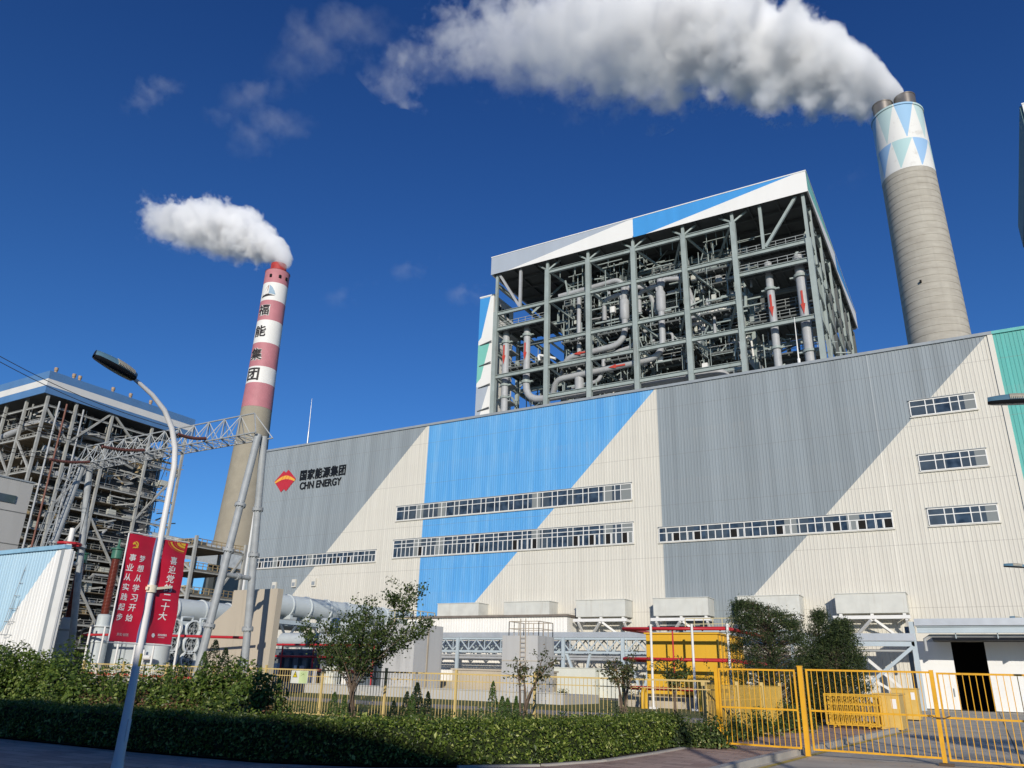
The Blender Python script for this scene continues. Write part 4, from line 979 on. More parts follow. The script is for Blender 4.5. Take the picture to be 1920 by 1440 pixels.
MB().tube([(-3.6, 69, 4.2), (-3.6, 69, 5.05), (-3.2, 69, 5.3), (XR, 69, 5.3)], .12, 8).build('pipe', lag, pr2); MB().tube([(-22, 69, 4.2), (-4.6, 69, 4.2)], .1, 8).build('pipe', lag, pr2)
for x in (-1.5, 1.2, 4): MB().box(x, 68.5, 5.1, x + .06, 69.2, 5.5).build('hanger', lbl, pr2)

# grey cabinets at the foot of the wall
for x0, x1, y, h, nm in ((-33.2, -28.9, 64, 2.35, 'tall pale cabinet row standing on the lawn under the pipe rack'), (-28.8, -26.6, 64.6, 2.2, 'narrower pale cabinet right beside the tall cabinet row')):
    c = thing('cabinet', nm, 'cabinet', (x0, y, 0)); m = MB().box(x0, y, .05, x1, y + 1.2, h)
    for q in np.linspace(x0, x1, 4)[1:-1]: m.box(q - .015, y - .012, .2, q + .015, y - .002, h - .1)
    m.build('body', M('cabinet_cream', (.68, .69, .60), .5, var=.1, scale=1, streak=True), c); MB().box(x0 - .05, y - .06, h, x1 + .05, y + 1.25, h + .06).build('lid', MATS['cabinet_cream'], c)

# yellow enclosure with its red sprinkler rings
ye = thing('transformer_enclosure', 'big yellow metal enclosure on a concrete base ringed by red pipes', 'enclosure', (-16, 49, 0))
b = MB().box(-18.35, 48.5, .68, -13.75, 54.5, 4.3)
for x in np.arange(-17.6, -14, .77): b.box(x - .012, 48.488, .75, x + .012, 48.499, 4.25)
for z in (1.75, 2.9): b.box(-18.34, 48.485, z, -13.76, 48.4975, z + .03); b.box(-13.749, 48.52, z, -13.735, 54.4, z + .03)
for y in np.arange(48.9, 54.3, .8): b.box(-13.749, y, .8, -13.68, y + .08, 4.25)
b.build('panel', yel, ye); MB().box(-18.45, 48.4, 4.302, -13.65, 54.6, 4.4).build('roof', yel, ye)
MB().box(-20.2, 48.2, 0, -13.2, 55, .66).build('plinth', wallb, ye)
MB().box(-18.3, 48.30, .665, -13.8, 48.49, .80).build('skid_rail', M('skid_dark', (.10, .07, .03), .7), ye)
rr_ = thing('sprinkler_ring', 'three tiers of red fire sprinkler pipe on slim white posts round the yellow enclosure', 'fire pipes', (-16, 46.4, 0))
for z in (4.5, 2.75, 1.12):
    p = [(-18.9, 50.5, z), (-19.0, 46.4, z), (-12.6, 46.4, z), (-12.4, 55, z)] if z > 2 else [(-18.6, 50, z), (-18.6, 46.4, z), (-12.6, 46.4, z), (-12.4, 55, z)]
    t = MB().tube(p, .11, 10)
    for x in np.arange(-18.3, -13, 1.05): t.tube([(x, 46.4, z), (x, 46.65, z - .1)], .05, 6)
    t.build('ring_pipe', redpipe, rr_)
for x in (-17.15, -14.6, -12.5):
    MB().tube([(x, 46.2, 0), (x, 46.2, 4.75)], .075, 10).box(x - .2, 46.0, 0, x + .2, 46.4, .12).build('post', white_m, rr_)
MB().tube([(-15.9, 46.5, 4.5), (-15.9, 46.5, 1.1)], .05, 8).build('riser', redpipe, rr_)
for x, nm in ((-17.7, 'short yellow hoop bollard at the left of the yellow enclosure'), (-14.25, 'short yellow hoop bollard beside the right white post of the red pipes')):
    t = thing('bollard', nm, 'bollard', (x, 46, 0), 'yellow bollards by the enclosure'); MB().tube([(x, 45.9, 0), (x, 45.9, .85), (x, 46.05, 1.05), (x, 46.3, 1.05), (x, 46.45, .85), (x, 46.45, 0)], .11, 10).build('post', yel, t)
hs_ = thing('valve_platform', 'small yellowish railed valve platform above the yellow enclosure', 'platform', (-20, 66, 5.0))
m = MB().rail([(-21.2, 65.4, 5.6), (-12.6, 65.4, 5.6)], .9, .8, .07); m.build('railing', M('pale_yellow', (.58, .50, .28), .5), hs_)
MB().box(-21.4, 65.4, 5.42, -12.4, 66.6, 5.58).build('platform', lbl, hs_)
for x in (-21, -12.8): MB().box(x - .1, 65.7, 0, x + .1, 65.9, 5.4).build('leg', lbl, hs_)

# ---------------------------------------------------------------- transformer bay at left
fwl = thing('fire_wall', 'tall beige concrete fire wall behind the tubular gantry legs', 'concrete wall', (-43, 38, 0))
MB().prism([(-46.8, 38, 0), (-40.55, 38, 0), (-40.55, 38, 6.7), (-44.9, 38, 6.7), (-44.9, 38, 5.6), (-46.8, 38, 4.4)], (0, .5, 0)).build('wall', wallb, fwl)
def bigpipe(name, label, x, y0, y1, z, r, rings, extra=()):
    t = thing(name, label, 'pipe', (x, y0, z), 'large grey horizontal ducts')
    MB().tube([(x, y0, z), (x, y0 + .35, z), (x, y1, z)], [r * .9, r, r], 24).build('duct', plgrey, t)
    for y in rings:
        MB().lathe([(r + .002, -.07), (r + .1, -.07), (r + .1, .07), (r + .002, .07)], (x, y, z), 24, axis='Y').build('flange', M('flange_grey', (.58, .62, .62), .45), t)
        MB().box(x - r * .8, y - .15, z - r - .25, x + r * .8, y + .15, z - r + .1).build('saddle', plgrey, t)
    return t
pa = bigpipe('bus_duct', 'long pale grey flanged duct running behind the tree to the hall', -57, 50, 73.9, 7.3, .98, (52.5, 54.8, 57.2, 60, 63, 66, 69))
MB().box(-57.0, 51, 0, -56.4, 51.6, 5.9).build('support', shade_steel, pa)
pb_ = bigpipe('bus_duct', 'pale grey flanged duct with a domed end left of the red banners', -62, 41.2, 62, 6.35, .98, (43, 46, 49, 52))
ds = thing('duct_truss', 'dark blue grey trussed steelwork carrying the grey duct behind the tree', 'steel truss', (-56, 52, 0))
m = MB()
for z in (5.55, 3.9): m.box(-56.2, 50, z, -55.9, 73.5, z + .35); m.box(-58.2, 50, z, -57.9, 73.5, z + .35)
m.build('chord', lbl, ds); m = MB(); y = 50.
while y < 72: m.bar((-56.05, y, 4.2), (-56.05, y + 1.1, 5.6), .16); m.bar((-56.05, y + 1.1, 5.6), (-56.05, y + 2.2, 4.2), .16); y += 2.2
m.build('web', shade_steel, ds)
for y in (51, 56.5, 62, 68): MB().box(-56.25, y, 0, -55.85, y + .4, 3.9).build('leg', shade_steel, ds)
# substation hardware under it
tk = thing('transformer', 'dark shaded transformer with red fire pipes behind the yellow fence and tree', 'transformer', (-47, 50, 0))
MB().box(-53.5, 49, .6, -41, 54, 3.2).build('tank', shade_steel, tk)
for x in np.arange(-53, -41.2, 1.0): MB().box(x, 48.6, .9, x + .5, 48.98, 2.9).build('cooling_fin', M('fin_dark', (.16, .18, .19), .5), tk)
MB().tube([(-53, 51, 4.0), (-43, 51, 4.0)], .6, 16).box(-53, 50.7, 3.2, -52.5, 51.3, 3.6).box(-44, 50.7, 3.2, -43.5, 51.3, 3.6).build('conservator', plgrey, tk)
rg = random.Random(3)
for z in (1.6, 2.6, 3.5): MB().tube([(-54, 48.2, z), (-40.2, 48.2, z)], .09, 8).build('fire_pipe', redpipe, tk)
for x in (-53.5, -50, -46.5, -43, -40.3): MB().tube([(x, 48.2, .5), (x, 48.2, 3.6)], .07, 8).build('fire_pipe', redpipe, tk)
for k in range(16):
    x = rg.uniform(-53, -41); MB().box(x, 47.4, .55, x + rg.uniform(.2, .6), 47.7, .55 + rg.uniform(.3, 1.5)).build('fitting', rg.choice([white_m, plgrey, lag]), tk)
MB().box(-43.9, 46.6, .65, -42.6, 47, 1.9).build('control_box', MATS['cabinet_cream'], tk)
rk2 = thing('steel_rack', 'grey trussed rack with a round tank behind the beige fire wall', 'steel rack', (-48, 56, 0))
m = MB()
for z in (3.3, 4.6): m.box(-55.5, 56, z, -42, 56.3, z + .25)
x = -55.5
while x < -42.8: m.bar((x, 56.1, 3.55), (x + .7, 56.1, 4.6), .12); m.bar((x + .7, 56.1, 4.6), (x + 1.4, 56.1, 3.55), .12); x += 1.4
m.build('truss', lbl, rk2); MB().tube([(-54.5, 57.5, 5.6), (-50, 57.5, 5.6)], .75, 18).build('tank', plgrey, rk2)
MB().box(-49, 57, 5.1, -42, 58, 5.5).build('cable_tray', MATS['tray_galvanised'], rk2)
for x in (-55, -49, -43): MB().box(x, 56, 0, x + .3, 56.3, 3.3).build('leg', shade_steel, rk2)
yp = thing('access_platform', 'small yellow railed platform at the end of the grey duct', 'platform', (-55, 70, 0))
MB().rail([(-56.8, 69.5, 6.3), (-53.0, 69.5, 6.3), (-53.0, 73.5, 6.3)], 1.7, 1.2, .09).build('railing', M('pale_yellow', (.58, .50, .28), .5), yp)
MB().box(-57, 69.4, 6.1, -52.9, 73.9, 6.28).build('platform', lbl, yp); MB().box(-53.2, 69.5, 0, -53, 69.7, 6.1).build('leg', lbl, yp)

# cooler fans: three drums high, columns along the bay
fanm = M('fan_drum_white', (.72, .76, .76), .4, var=.08); fand = M('fan_dark', (.05, .06, .065), .6); blade = M('fan_blade', (.45, .45, .44), .4)
def fan(x, y, z, par):
    d = MB().lathe([(.45, -.55), (.62, -.3), (.66, 0), (.72, .02), (.72, .1), (.60, .1), (.56, -.15)], (x, y, z), 28, axis='X').build('fan_drum', fanm, par)
    MB().lathe([(.56, -.16), (.01, -.16)], (x, y, z), 24, axis='X').build('duct_mouth', fand, d)
    b = MB().lathe([(.01, .02), (.14, .01), (.14, -.12)], (x, y, z), 14, axis='X')
    for k in range(5):
        a = k * 2 * math.pi / 5 + .3; c, s = math.cos(a), math.sin(a)
        b.add([(x - .02, y + .12 * c, z + .12 * s), (x - .02, y + .52 * c - .1 * s, z + .52 * s + .1 * c), (x - .1, y + .5 * c + .14 * s, z + .5 * s - .14 * c)], [(0, 1, 2)])
    b.build('fan_blades', blade, d)
    g = MB()
    for q in (.25, .45): g.tube([(x + .1, y + q * math.cos(t), z + q * math.sin(t)) for t in np.linspace(0, 2 * math.pi, 17)], .012, 4, cap=False)
    g.bar((x + .1, y - .6, z), (x + .1, y + .6, z), .02); g.bar((x + .1, y, z - .6), (x + .1, y, z + .6), .02); g.build('guard', plgrey, d)
fl = [('at the left, partly behind the lamp post', 38.0), ('second in the row', 39.75), ('third in the row', 41.5), ('right most of the row, partly behind the slanting gantry leg', 43.25)]
for nm, y in fl:
    t = thing('cooler_bank', 'white three-fan cooler bank ' + nm, 'cooler', (-53.4, y, 0), 'transformer cooler banks')
    MB().box(-54.7, y - .72, .8, -53.5, y + .72, 4.9).build('radiator', plgrey, t)
    for z in (2.05, 3.2, 4.3): fan(-53.0, y, z, t)
    MB().tube([(-53.9, y - .5, 4.9), (-53.9, y - .5, 5.2), (-53.9, y + .5, 5.3), (-53.9, y + .5, 4.9)], .11, 8).build('oil_pipe', plgrey, t)
    MB().box(-54.6, y - .7, 0, -53.6, y + .7, .8).build('base_frame', shade_steel, t)
# bushings in their turrets
brown = M('porcelain_brown', (.19, .045, .03), .25, var=.15, scale=3, spec=.5); greenc = M('terminal_green', (.05, .16, .11), .4)
def bushing(px, top, waist, foot, y, nm, cap):
    b0 = PY(px[2], foot, y); b1 = PY(px[1], waist, y); b2 = PY(px[0], top, y)
    t = thing('bushing', nm, 'bushing', b0, 'high voltage bushings in grey turrets'); x = float(b1[0])
    zw, zt = float(b1[2]), float(b2[2])
    MB().lathe([(.62, .5), (.62, zw - 1.1), (.5, zw - .9), (.5, zw - .1), (.4, zw)], (x, y, 0), 20).build('turret', plgrey, t)
    for z in (zw - .9, zw - 2.0): MB().lathe([(.5, z), (.70, z), (.70, z + .1), (.5, z + .1)], (x, y, 0), 20).build('flange', MATS['flange_grey'], t)
    pf = []; z = zw
    while z < zt - .8: pf += [(.27, z), (.34, z + .03), (.27, z + .07)]; z += .1
    MB().lathe(pf, (x, y, 0), 18).build('insulator', brown, t)
    if cap: MB().lathe([(.3, zt - .8), (.38, zt - .75), (.38, zt - .1), (.52, zt - .08), (.52, zt), (.2, zt + .02), (.08, zt + .3), (.08, zt + .7)], (x, y, 0), 18).build('terminal', greenc, t)
bushing((208, 196, 185), 1030, 1152, 1240, 36, 'tall red brown bushing with a green terminal left of the banners', True)
bushing((125, 129, 160), 1040, 1158, 1235, 36.5, 'red brown bushing half hidden by the blue and white shed', True)
tr = thing('transformer', 'grey transformer tank with red fire pipes behind the left bushes', 'transformer', (-50, 38, 0))
MB().box(-58, 37.2, .3, -54.8, 46, 3.3).build('tank', plgrey, tr)
MB().lathe([(.85, .4), (.85, 3.5), (.6, 3.7)], (-50.2, 36.6, 0), 20).build('oil_tank', plgrey, tr)
for z in (3.55, .95):
    MB().tube([(-56.5, 34.8, z), (-51, 34.9, z), (-46, 35.6, z - .05), (-41.2, 36.6, z - .1)], .09, 8).build('fire_pipe', redpipe, tr)
for x in (-55.5, -53.8, -51.9, -50, -48.0, -45.6): MB().tube([(x, 34.7, 0), (x, 34.7, 4.1)], .07, 8).build('pipe_post', white_m, tr)
MB().tube([(-50.5, 35.3, 2.1), (-48.9, 35.3, 2.1)], .16, 10).tube([(-49.8, 35.3, .2), (-49.8, 35.3, 2.6)], .1, 8).build('valve', white_m, tr)

# tubular line gantry with lattice beam
galv0 = galv; galv = M('gantry_galvanised', (.36, .38, .385), .5, .0, var=.22, scale=2.5, dirt=(.26, .24, .2))
gt = thing('line_gantry', 'tubular steel line gantry carrying a long lattice beam', 'gantry', (-40, 34, 0))
GYc = 34.0; gx = -39.8; gtop = 16.3
def flanged(a, b_, r, nm='leg', fl=()):
    o = MB().tube([a, b_], r, 14).build(nm, galv, gt); a, b_ = Vector(a), Vector(b_); d = (b_ - a).normalized()
    for t in fl:
        c = a.lerp(b_, t); m = MB().tube([c - d * .09, c + d * .09], r * 1.5, 14)
        u = d.orthogonal().normalized(); v = d.cross(u)
        for k in range(10): q = c + (u * math.cos(k * .628) + v * math.sin(k * .628)) * r * 1.32; m.bar(q - d * .16, q + d * .16, .035)
        m.build('flange', galv, o)
flanged((gx - .15, GYc - 2.1, 0), (gx, GYc - .25, gtop), .235, fl=(.24, .52, .70))
flanged((gx - .15, GYc + 1.65, 0), (gx, GYc + .25, gtop), .235, fl=(.24, .52, .70))
flanged((gx - .08, GYc - 1.1, 7.0), (gx - .08, GYc + .85, 7.0), .15, 'cross_tube', fl=(.5,))
gl_ = -59.6
for s_, fl in ((-1, (.62,)), (1, (.62,))): flanged((gl_, GYc + s_ * 2.4, 0), (gl_, GYc + s_ * .3, gtop), .25, fl=fl)
flanged((gl_, GYc - 1.2, 8.8), (gl_, GYc + 1.2, 8.8), .16, 'cross_tube')
m = MB(); x0, x1 = gl_ - .6, gx + .3; by, tz = .75, 1.75
ch = [(GYc - by, gtop), (GYc + by, gtop), (GYc, gtop + tz)]
for y, z in ch: m.tube([(x0, y, z), (x1 - (1.3 if z > gtop else 0), y, z)], .055, 8)
m.build('chord', galv, gt); m = MB(); k = 0; x = x0; st = .82
while x < x1 - st * .9:
    xn = min(x + st, x1); s_ = k % 2
    for (ya, za), (yb, zb_) in ((ch[0], ch[2]), (ch[1], ch[2]), (ch[0], ch[1])):
        a, b_ = ((x, ya, za), (xn, yb, zb_)) if s_ else ((x, yb, zb_), (xn, ya, za))
        if max(a[0], b_[0]) > x1 - 1.2 and (za > gtop or zb_ > gtop): continue
        m.bar(a, b_, .05)
    m.bar((x, ch[0][0], gtop), (x, ch[1][0], gtop), .05)
    if k % 2 == 0 and x < x1 - 1.3: m.bar((x, ch[0][0], gtop), (x, GYc, gtop + tz), .045); m.bar((x, ch[1][0], gtop), (x, GYc, gtop + tz), .045)
    x = xn; k += 1
m.bar((x1 - 1.3, GYc, gtop + tz), (x1, GYc - by, gtop), .06); m.bar((x1 - 1.3, GYc, gtop + tz), (x1, GYc + by, gtop), .06)
m.build('lattice', galv, gt)
l = MB(); lx = gl_ + .2; a0 = (GYc - 3.1, 0.5); a1 = (GYc - 1.0, gtop)
for s_ in (-.25, .25): l.bar((lx + s_, a0[0], a0[1]), (lx + s_, a1[0], a1[1]), .06)
for t in np.linspace(0, 1, 46): l.bar((lx - .25, a0[0] + (a1[0] - a0[0]) * t, a0[1] + (a1[1] - a0[1]) * t), (lx + .25, a0[0] + (a1[0] - a0[0]) * t, a0[1] + (a1[1] - a0[1]) * t), .035)
for t in np.linspace(.18, .97, 15):
    y, z = a0[0] + (a1[0] - a0[0]) * t, a0[1] + (a1[1] - a0[1]) * t
    l.tube([(lx + .38 * math.cos(u), y - .1 - .62 * math.sin(u), z) for u in np.linspace(0, math.pi, 9)], .022, 4, cap=False)
for u in (.5, 1.57, 2.6): l.bar((lx + .38 * math.cos(u), a0[0] + .37 - .1 - .62 * math.sin(u), 3.3), (lx + .38 * math.cos(u), a1[0] - .06 - .1 - .62 * math.sin(u), gtop - .4), .025)
l.build('ladder', galv, gt)
galv = galv0
# string insulators and the conductors they hold
insm = M('insulator_brown', (.13, .05, .04), .35, var=.2, scale=3); wire = M('conductor_dark', (.03, .03, .032), .6)
for k, ((ax, ay), (bx, by_), (fx, fy), nm) in enumerate((((386, 822), (333, 814), (-60, 646), 'string insulator at the right of the lattice beam, nearest the chimney'), ((271, 844), (190, 837), (-60, 752), 'string insulator at the middle of the lattice beam'), ((168, 866), (92, 861), (-60, 815), 'string insulator at the left end of the lattice beam'))):
    a = PY(ax, ay, GYc - .8); b_ = PX(bx, by_, float(a[0])); 
    t = thing('string_insulator', nm, 'insulator', a, 'brown string insulators on the gantry'); d = Vector(b_) - Vector(a); pts = []; rs = []
    N_ = 26
    for i in range(N_ + 1):
        for q, r in ((0, .06), (.25, .115), (.6, .115), (.85, .06)):
            f = min(1, (i + q) / (N_ + 1)); p = Vector(a) + d * f; p.z -= .12 * math.sin(math.pi * f); pts.append(p); rs.append(r)
    MB().tube(pts, rs, 10).build('discs', insm, t)
    e = PX(fx, fy, float(a[0]) - 2.); pp = []
    for i in range(25):
        f = i / 24; p = Vector(b_).lerp(Vector(e), f); p.z -= .5 * math.sin(math.pi * f) * (1 - k * .2); pp.append(p)
    c = MB().tube(pp, .022, 5).tube([p + Vector((.0, .0, .30)) for p in pp], .022, 5).build('conductor', wire); tag(c, ['twin black conductors sagging from the right insulator to the upper left', 'twin black conductors sagging from the middle insulator to the left', 'twin black conductors sagging from the left insulator to the left edge'][k], 'cable', 'conductors of the gantry')
    q = Vector(b_); dr = [PY(*p_, 33.5) for p_ in (((262, 960), (150, 1005), (60, 985))[k],)]; pp = []
    for i in range(13):
        f = i / 12; p = q.lerp(Vector(dr[0]), f); p.z -= 1.6 * math.sin(math.pi * f); pp.append(p)
    c = MB().tube(pp, .02, 5).build('jumper_cable', wire); tag(c, ['thin drop cable hanging under the right insulator', 'thin drop cable curling below the middle insulator', 'thin drop cable hanging under the left insulator'][k], 'cable', 'drop cables of the gantry')
# concrete relay house and the blue and white shed
rh = thing('relay_house', 'pale grey panel building with a narrow dark slot window at the left edge', 'building', (-70, 36, 0))
MB().box(-90, 20, 0, -70, 35.7, 16.3).build('wall', M('panel_grey', (.47, .46, .43), .7, var=.1, scale=.4, streak=True, dirt=(.34, .32, .28)), rh)
MB().box(-69.98, 28, 14.3, -69.9, 34.5, 14.95).build('window', glass, rh); MB().box(-90.1, 19.9, 16.3, -69.9, 35.8, 16.42).build('roof', gtrim, rh)
for z in (10.9, 13.6): MB().box(-69.995, 20, z, -69.96, 35.7, z + .06).build('joint', M('joint_dark', (.2, .2, .19), .8), rh)
sh = thing('storage_shed', 'corrugated shed painted white below a pale blue diagonal at the left edge', 'shed', (-61, 31.2, 0))
shw = MB(); ribs(shw, -69.5, -55.2, 0, 9.121, 31.2, .36, .04)
def shed_paint():
    m, n, b = base('shed_paint'); geo = n.n('ShaderNodeNewGeometry').outputs['Position']; sp = n.n('ShaderNodeSeparateXYZ'); n.t.links.new(geo, sp.inputs[0])
    f = n.noise(n.scaled(geo, (2, 1, .1)), 1, 3)
    k = n.m('LESS_THAN', sp.outputs[0], n.m('MULTIPLY_ADD', sp.outputs[2], .86, -63.6))
    c = n.mix(k, n.mix(n.ramp(f, .3, .7), (.70, .70, .67), (.80, .80, .77)), n.mix(n.ramp(f, .3, .7), (.36, .54, .66), (.42, .60, .71)))
    n.t.links.new(c, b.inputs['Base Color']); b.inputs['Roughness'].default_value = .5; return m
shw.build('cladding', shed_paint(), sh)
MB().box(-69.5, 31.26, 0, -54.0, 31.45, 8.954).build('wall', M('shed_white', (.74, .74, .71), .55, var=.06), sh)
MB().box(-55.15, 31.1, 0, -54.77, 31.25, 9.177).build('corner_trim', gtrim, sh); MB().box(-54.768, 31.12, 0, -53.96, 31.25, 9.066).build('corner_trim', M('shed_white', (.74, .74, .71)), sh)
MB().box(-69.6, 31.0, 9.133, -54.7, 31.5, 9.422).build('roof_edge', M('shed_edge_blue', (.28, .50, .66), .5), sh)
rt = thing('roof_vent_ring', 'red ring rail round a white vent pipe standing behind the shed roof corner', 'vent', (-49, 33.8, 0))
c0 = PY(130, 1020, 33.8); MB().tube([(c0[0] + .8 * math.cos(t), 33.8 + .8 * math.sin(t), c0[2]) for t in np.linspace(0, 2 * math.pi, 19)], .1, 8, cap=False).build('ring', redpipe, rt)
MB().tube([(c0[0], 33.8, 0), (c0[0], 33.8, c0[2] + 1.2)], .2, 10).build('pipe', white_m, rt)
for s_ in (-.75, .75): MB().bar((c0[0] + s_, 33.5, c0[2]), (c0[0] + s_ * 1.3, 33.5, 0), .07).build('leg', white_m, rt)

# office building behind the viewer and an overhead bridge added out of view: their shadows lie on the pavement, hedge and driveway
of = thing('office_building', 'long flat roofed office block behind the viewer whose shadow darkens the pavement and hedge', 'building', (0, -30, 0))
MB().box(-75, -42, 0, 75, -25, 13.1).build('wall', M('office_wall', (.45, .43, .40), .7), of)
for z in (1.2, 5, 8.8): MB().box(-74, -24.96, z, 74, -24.9, z + 1.9).build('window', glass, of)
pbx = thing('shadow_bridge', 'overhead bridge added over the road out of frame, throwing a dark band on the driveway', 'pipe bridge', (30, -4, 0))
MB().box(17.6, -4.6, 11.7, 60, -3.4, 12.55).build('deck', steel, pbx); MB().box(17.6, -4.4, 0, 18.3, -3.7, 11.7).build('leg', steel, pbx); MB().box(40, -4.4, 0, 40.6, -3.7, 11.7).build('leg', steel, pbx)
# ================================================================== STREET LAMPS AND BANNERS
lampw = M('lamp_post_white', (.74, .74, .72), .4, var=.06, scale=2); lamph = M('lamp_head_blue', (.10, .20, .27), .4, var=.1); lampd = M('lamp_glass_dark', (.02, .022, .025), .25); lampf = M('lamp_fin_metal', (.50, .46, .36), .5, .3, var=.2, scale=8)
def make_head(L_=.80, w=.29, h=.15):
    """head pointing along -Y from its neck at the origin, glass underneath"""
    body = MB(); prof = []; N_ = 14
    rings = []
    for i in range(N_ + 1):
        t = i / N_; y = -t * L_; ww = w * (math.sin(math.pi * min(1, .12 + .80 * t ** .8)) ** .55) * (1 if t < .97 else .6) * .5
        rings.append([(ww * math.cos(a), y, h * (.55 + .45 * math.sin(math.pi * (.15 + .75 * t))) * math.sin(a) * .95) for a in np.linspace(0, math.pi, 11)])
    vs = [p for r in rings for p in r]; k = 11
    body.add(vs, [(i * k + j, i * k + j + 1, (i + 1) * k + j + 1, (i + 1) * k + j) for i in range(N_) for j in range(k - 1)], 0, True)
    gls = MB(); lo = [(r[0], r[-1]) for r in rings]
    gv = []
    for a, b_ in lo: gv += [a, (a[0] * .8, a[1], -.045), (b_[0] * .8, b_[1], -.045), b_]
    gls.add(gv, [(i * 4 + j, i * 4 + j + 1, (i + 1) * 4 + j + 1, (i + 1) * 4 + j) for i in range(N_) for j in range(3)], 0, True)
    gls.add([rings[0][j] for j in range(11)], [list(range(11))]); gls.add([rings[-1][j] for j in range(11)], [list(range(11))[::-1]])
    fin = MB(); fin2 = MB()
    for t in np.linspace(.12, .52, 12):
        i = int(t * N_); r = rings[i]; f = t * N_ - i; r2 = rings[i + 1]
        for j in (6, 7, 8, 9): # on one shoulder of the head
            p = Vector(r[j]).lerp(Vector(r2[j]), f); q = Vector(r[j + 1 if j < 9 else 9]).lerp(Vector(r2[j + 1 if j < 9 else 9]), f)
            fin.bar(p + Vector((-.004, 0, .006)), q + Vector((-.004, 0, .006)), .03, .012)
        for j in (1, 2, 3, 4):
            p = Vector(r[j]).lerp(Vector(r2[j]), f); q = Vector(r[j - 1]).lerp(Vector(r2[j - 1]), f); fin2.bar(p + Vector((.004, 0, .006)), q + Vector((.004, 0, .006)), .03, .012)
    return body, gls, fin, fin2
LX, LY, LZ = -12.2, 8.56, .03
lamp = thing('street_lamp', 'white street lamp with curved arm holding two red banners above the hedge', 'street lamp', (LX, LY, LZ), 'street lamps')
def lp(x, y, z): return (LX + x, LY + y, LZ + z)
arm = [lp(0, 0, 4.37)] + [lp(0, y, z) for y, z in ((.0, 4.97), (-.06, 5.32), (-.20, 5.65), (-.42, 5.93), (-.72, 6.13), (-1.0, 6.25), (-1.14, 6.305))]
MB().tube([lp(0, 0, 0), lp(0, 0, 1.6), lp(0, 0, 4.37)], [.088, .06, .052], 16).tube(arm, [.052, .051, .05, .048, .046, .042, .036, .034], 14).build('pole', lampw, lamp)
MB().lathe([(.12, 0), (.12, .02), (.096, .025), (.091, .12)], (LX, LY, LZ), 16).build('base_plate', lampw, lamp)
MB().box(LX + .075, LY - .02, LZ + .42, LX + .10, LY + .03, LZ + .75).build('access_door', lampw, lamp)
MB().prism([lp(.066 * math.cos(a), .066 * math.sin(a), 1.55) for a in np.linspace(-.2, 1.1, 7)] + [lp(.058 * math.cos(a), .058 * math.sin(a), 1.55) for a in np.linspace(1.1, -.2, 7)], (0, 0, .2)).build('warning_label', M('label_yellow', (.70, .56, .03), .5, var=.1, scale=12), lamp)
for b_, mt, nm in zip(make_head(), (lamph, lampd, lampf, lampf), ('lamp_head', 'lamp_glass', 'heat_fins', 'heat_fins')):
    T = Matrix.Translation(lp(0, -1.12, 6.305)) @ Matrix.Rotation(rad(-11), 4, 'X')
    b_.v = [tuple(T @ Vector(v)) for v in b_.v]
    b_.build(nm, mt, lamp)
for z in (3.68, 1.9):
    MB().tube([lp(0, -.60, z), lp(0, .60, z)], .012, 8).build('banner_bar', white_m, lamp)
MB().tube([lp(0, 0, 2.74), lp(0, 0, 2.86)], .095, 12).bar(lp(.02, .0, 2.8), lp(.06, .32, 2.86), .1, .04).bar(lp(.02, -.02, 2.8), lp(.05, -.12, 2.8), .05, .05).build('clamp', M('clamp_cream', (.72, .66, .50), .5), lamp)
for (z0, hd, nm) in ((6.8, PZ(1892, 757, 6.8), 'street lamp reaching in from the right edge in front of the teal wall'), (6.8, PZ(1899, 1064, 6.8), 'farther street lamp whose head shows small against the lower cream wall'), (6.8, PZ(1903, 1160, 6.8), 'farthest street lamp, a tiny head above the canopy of the sliding doors')):
    s_ = .95; hx, hy = float(hd[0]), float(hd[1]); hx += .45
    t = thing('street_lamp', nm, 'street lamp', (hx + 1.2, hy, 0), 'street lamps')
    MB().tube([(hx + 1.2, hy, 0), (hx + 1.2, hy, 5.4), (hx + 1.12, hy, 6.), (hx + .8, hy, 6.5), (hx + .3, hy, 6.75), (hx - .02, hy, 6.8)], [.09, .06, .055, .05, .042, .036], 12).build('pole', lampw, t)
    for b_, mt, nn_ in zip(make_head(), (lamph, lampd, lampf, lampf), ('lamp_head', 'lamp_glass', 'heat_fins', 'heat_fins')):
        T = Matrix.Translation((hx, hy, 6.8)) @ Matrix.Rotation(rad(-90), 4, 'Z') @ Matrix.Rotation(rad(-6), 4, 'X')
        b_.v = [tuple(T @ Vector(v)) for v in b_.v]; b_.build(nn_, mt, t)
def cloth_red():
    m, n, b = base('banner_red'); geo = n.n('ShaderNodeNewGeometry').outputs['Position']
    f = n.noise(n.scaled(geo, (1, 1.5, 2)), 1.4, 2); n.t.links.new(n.mix(n.ramp(f, .3, .7), (.50, .010, .035), (.60, .016, .045)), b.inputs['Base Color'])
    b.inputs['Roughness'].default_value = .45; b.inputs['Specular IOR Level'].default_value = .4; return m
bred = cloth_red(); bwhite = M('banner_white', (.80, .79, .77), .6, var=.03); bgold = M('banner_gold', (.78, .50, .05), .5, var=.05); bgold2 = M('banner_dark_gold', (.62, .18, .04), .5)
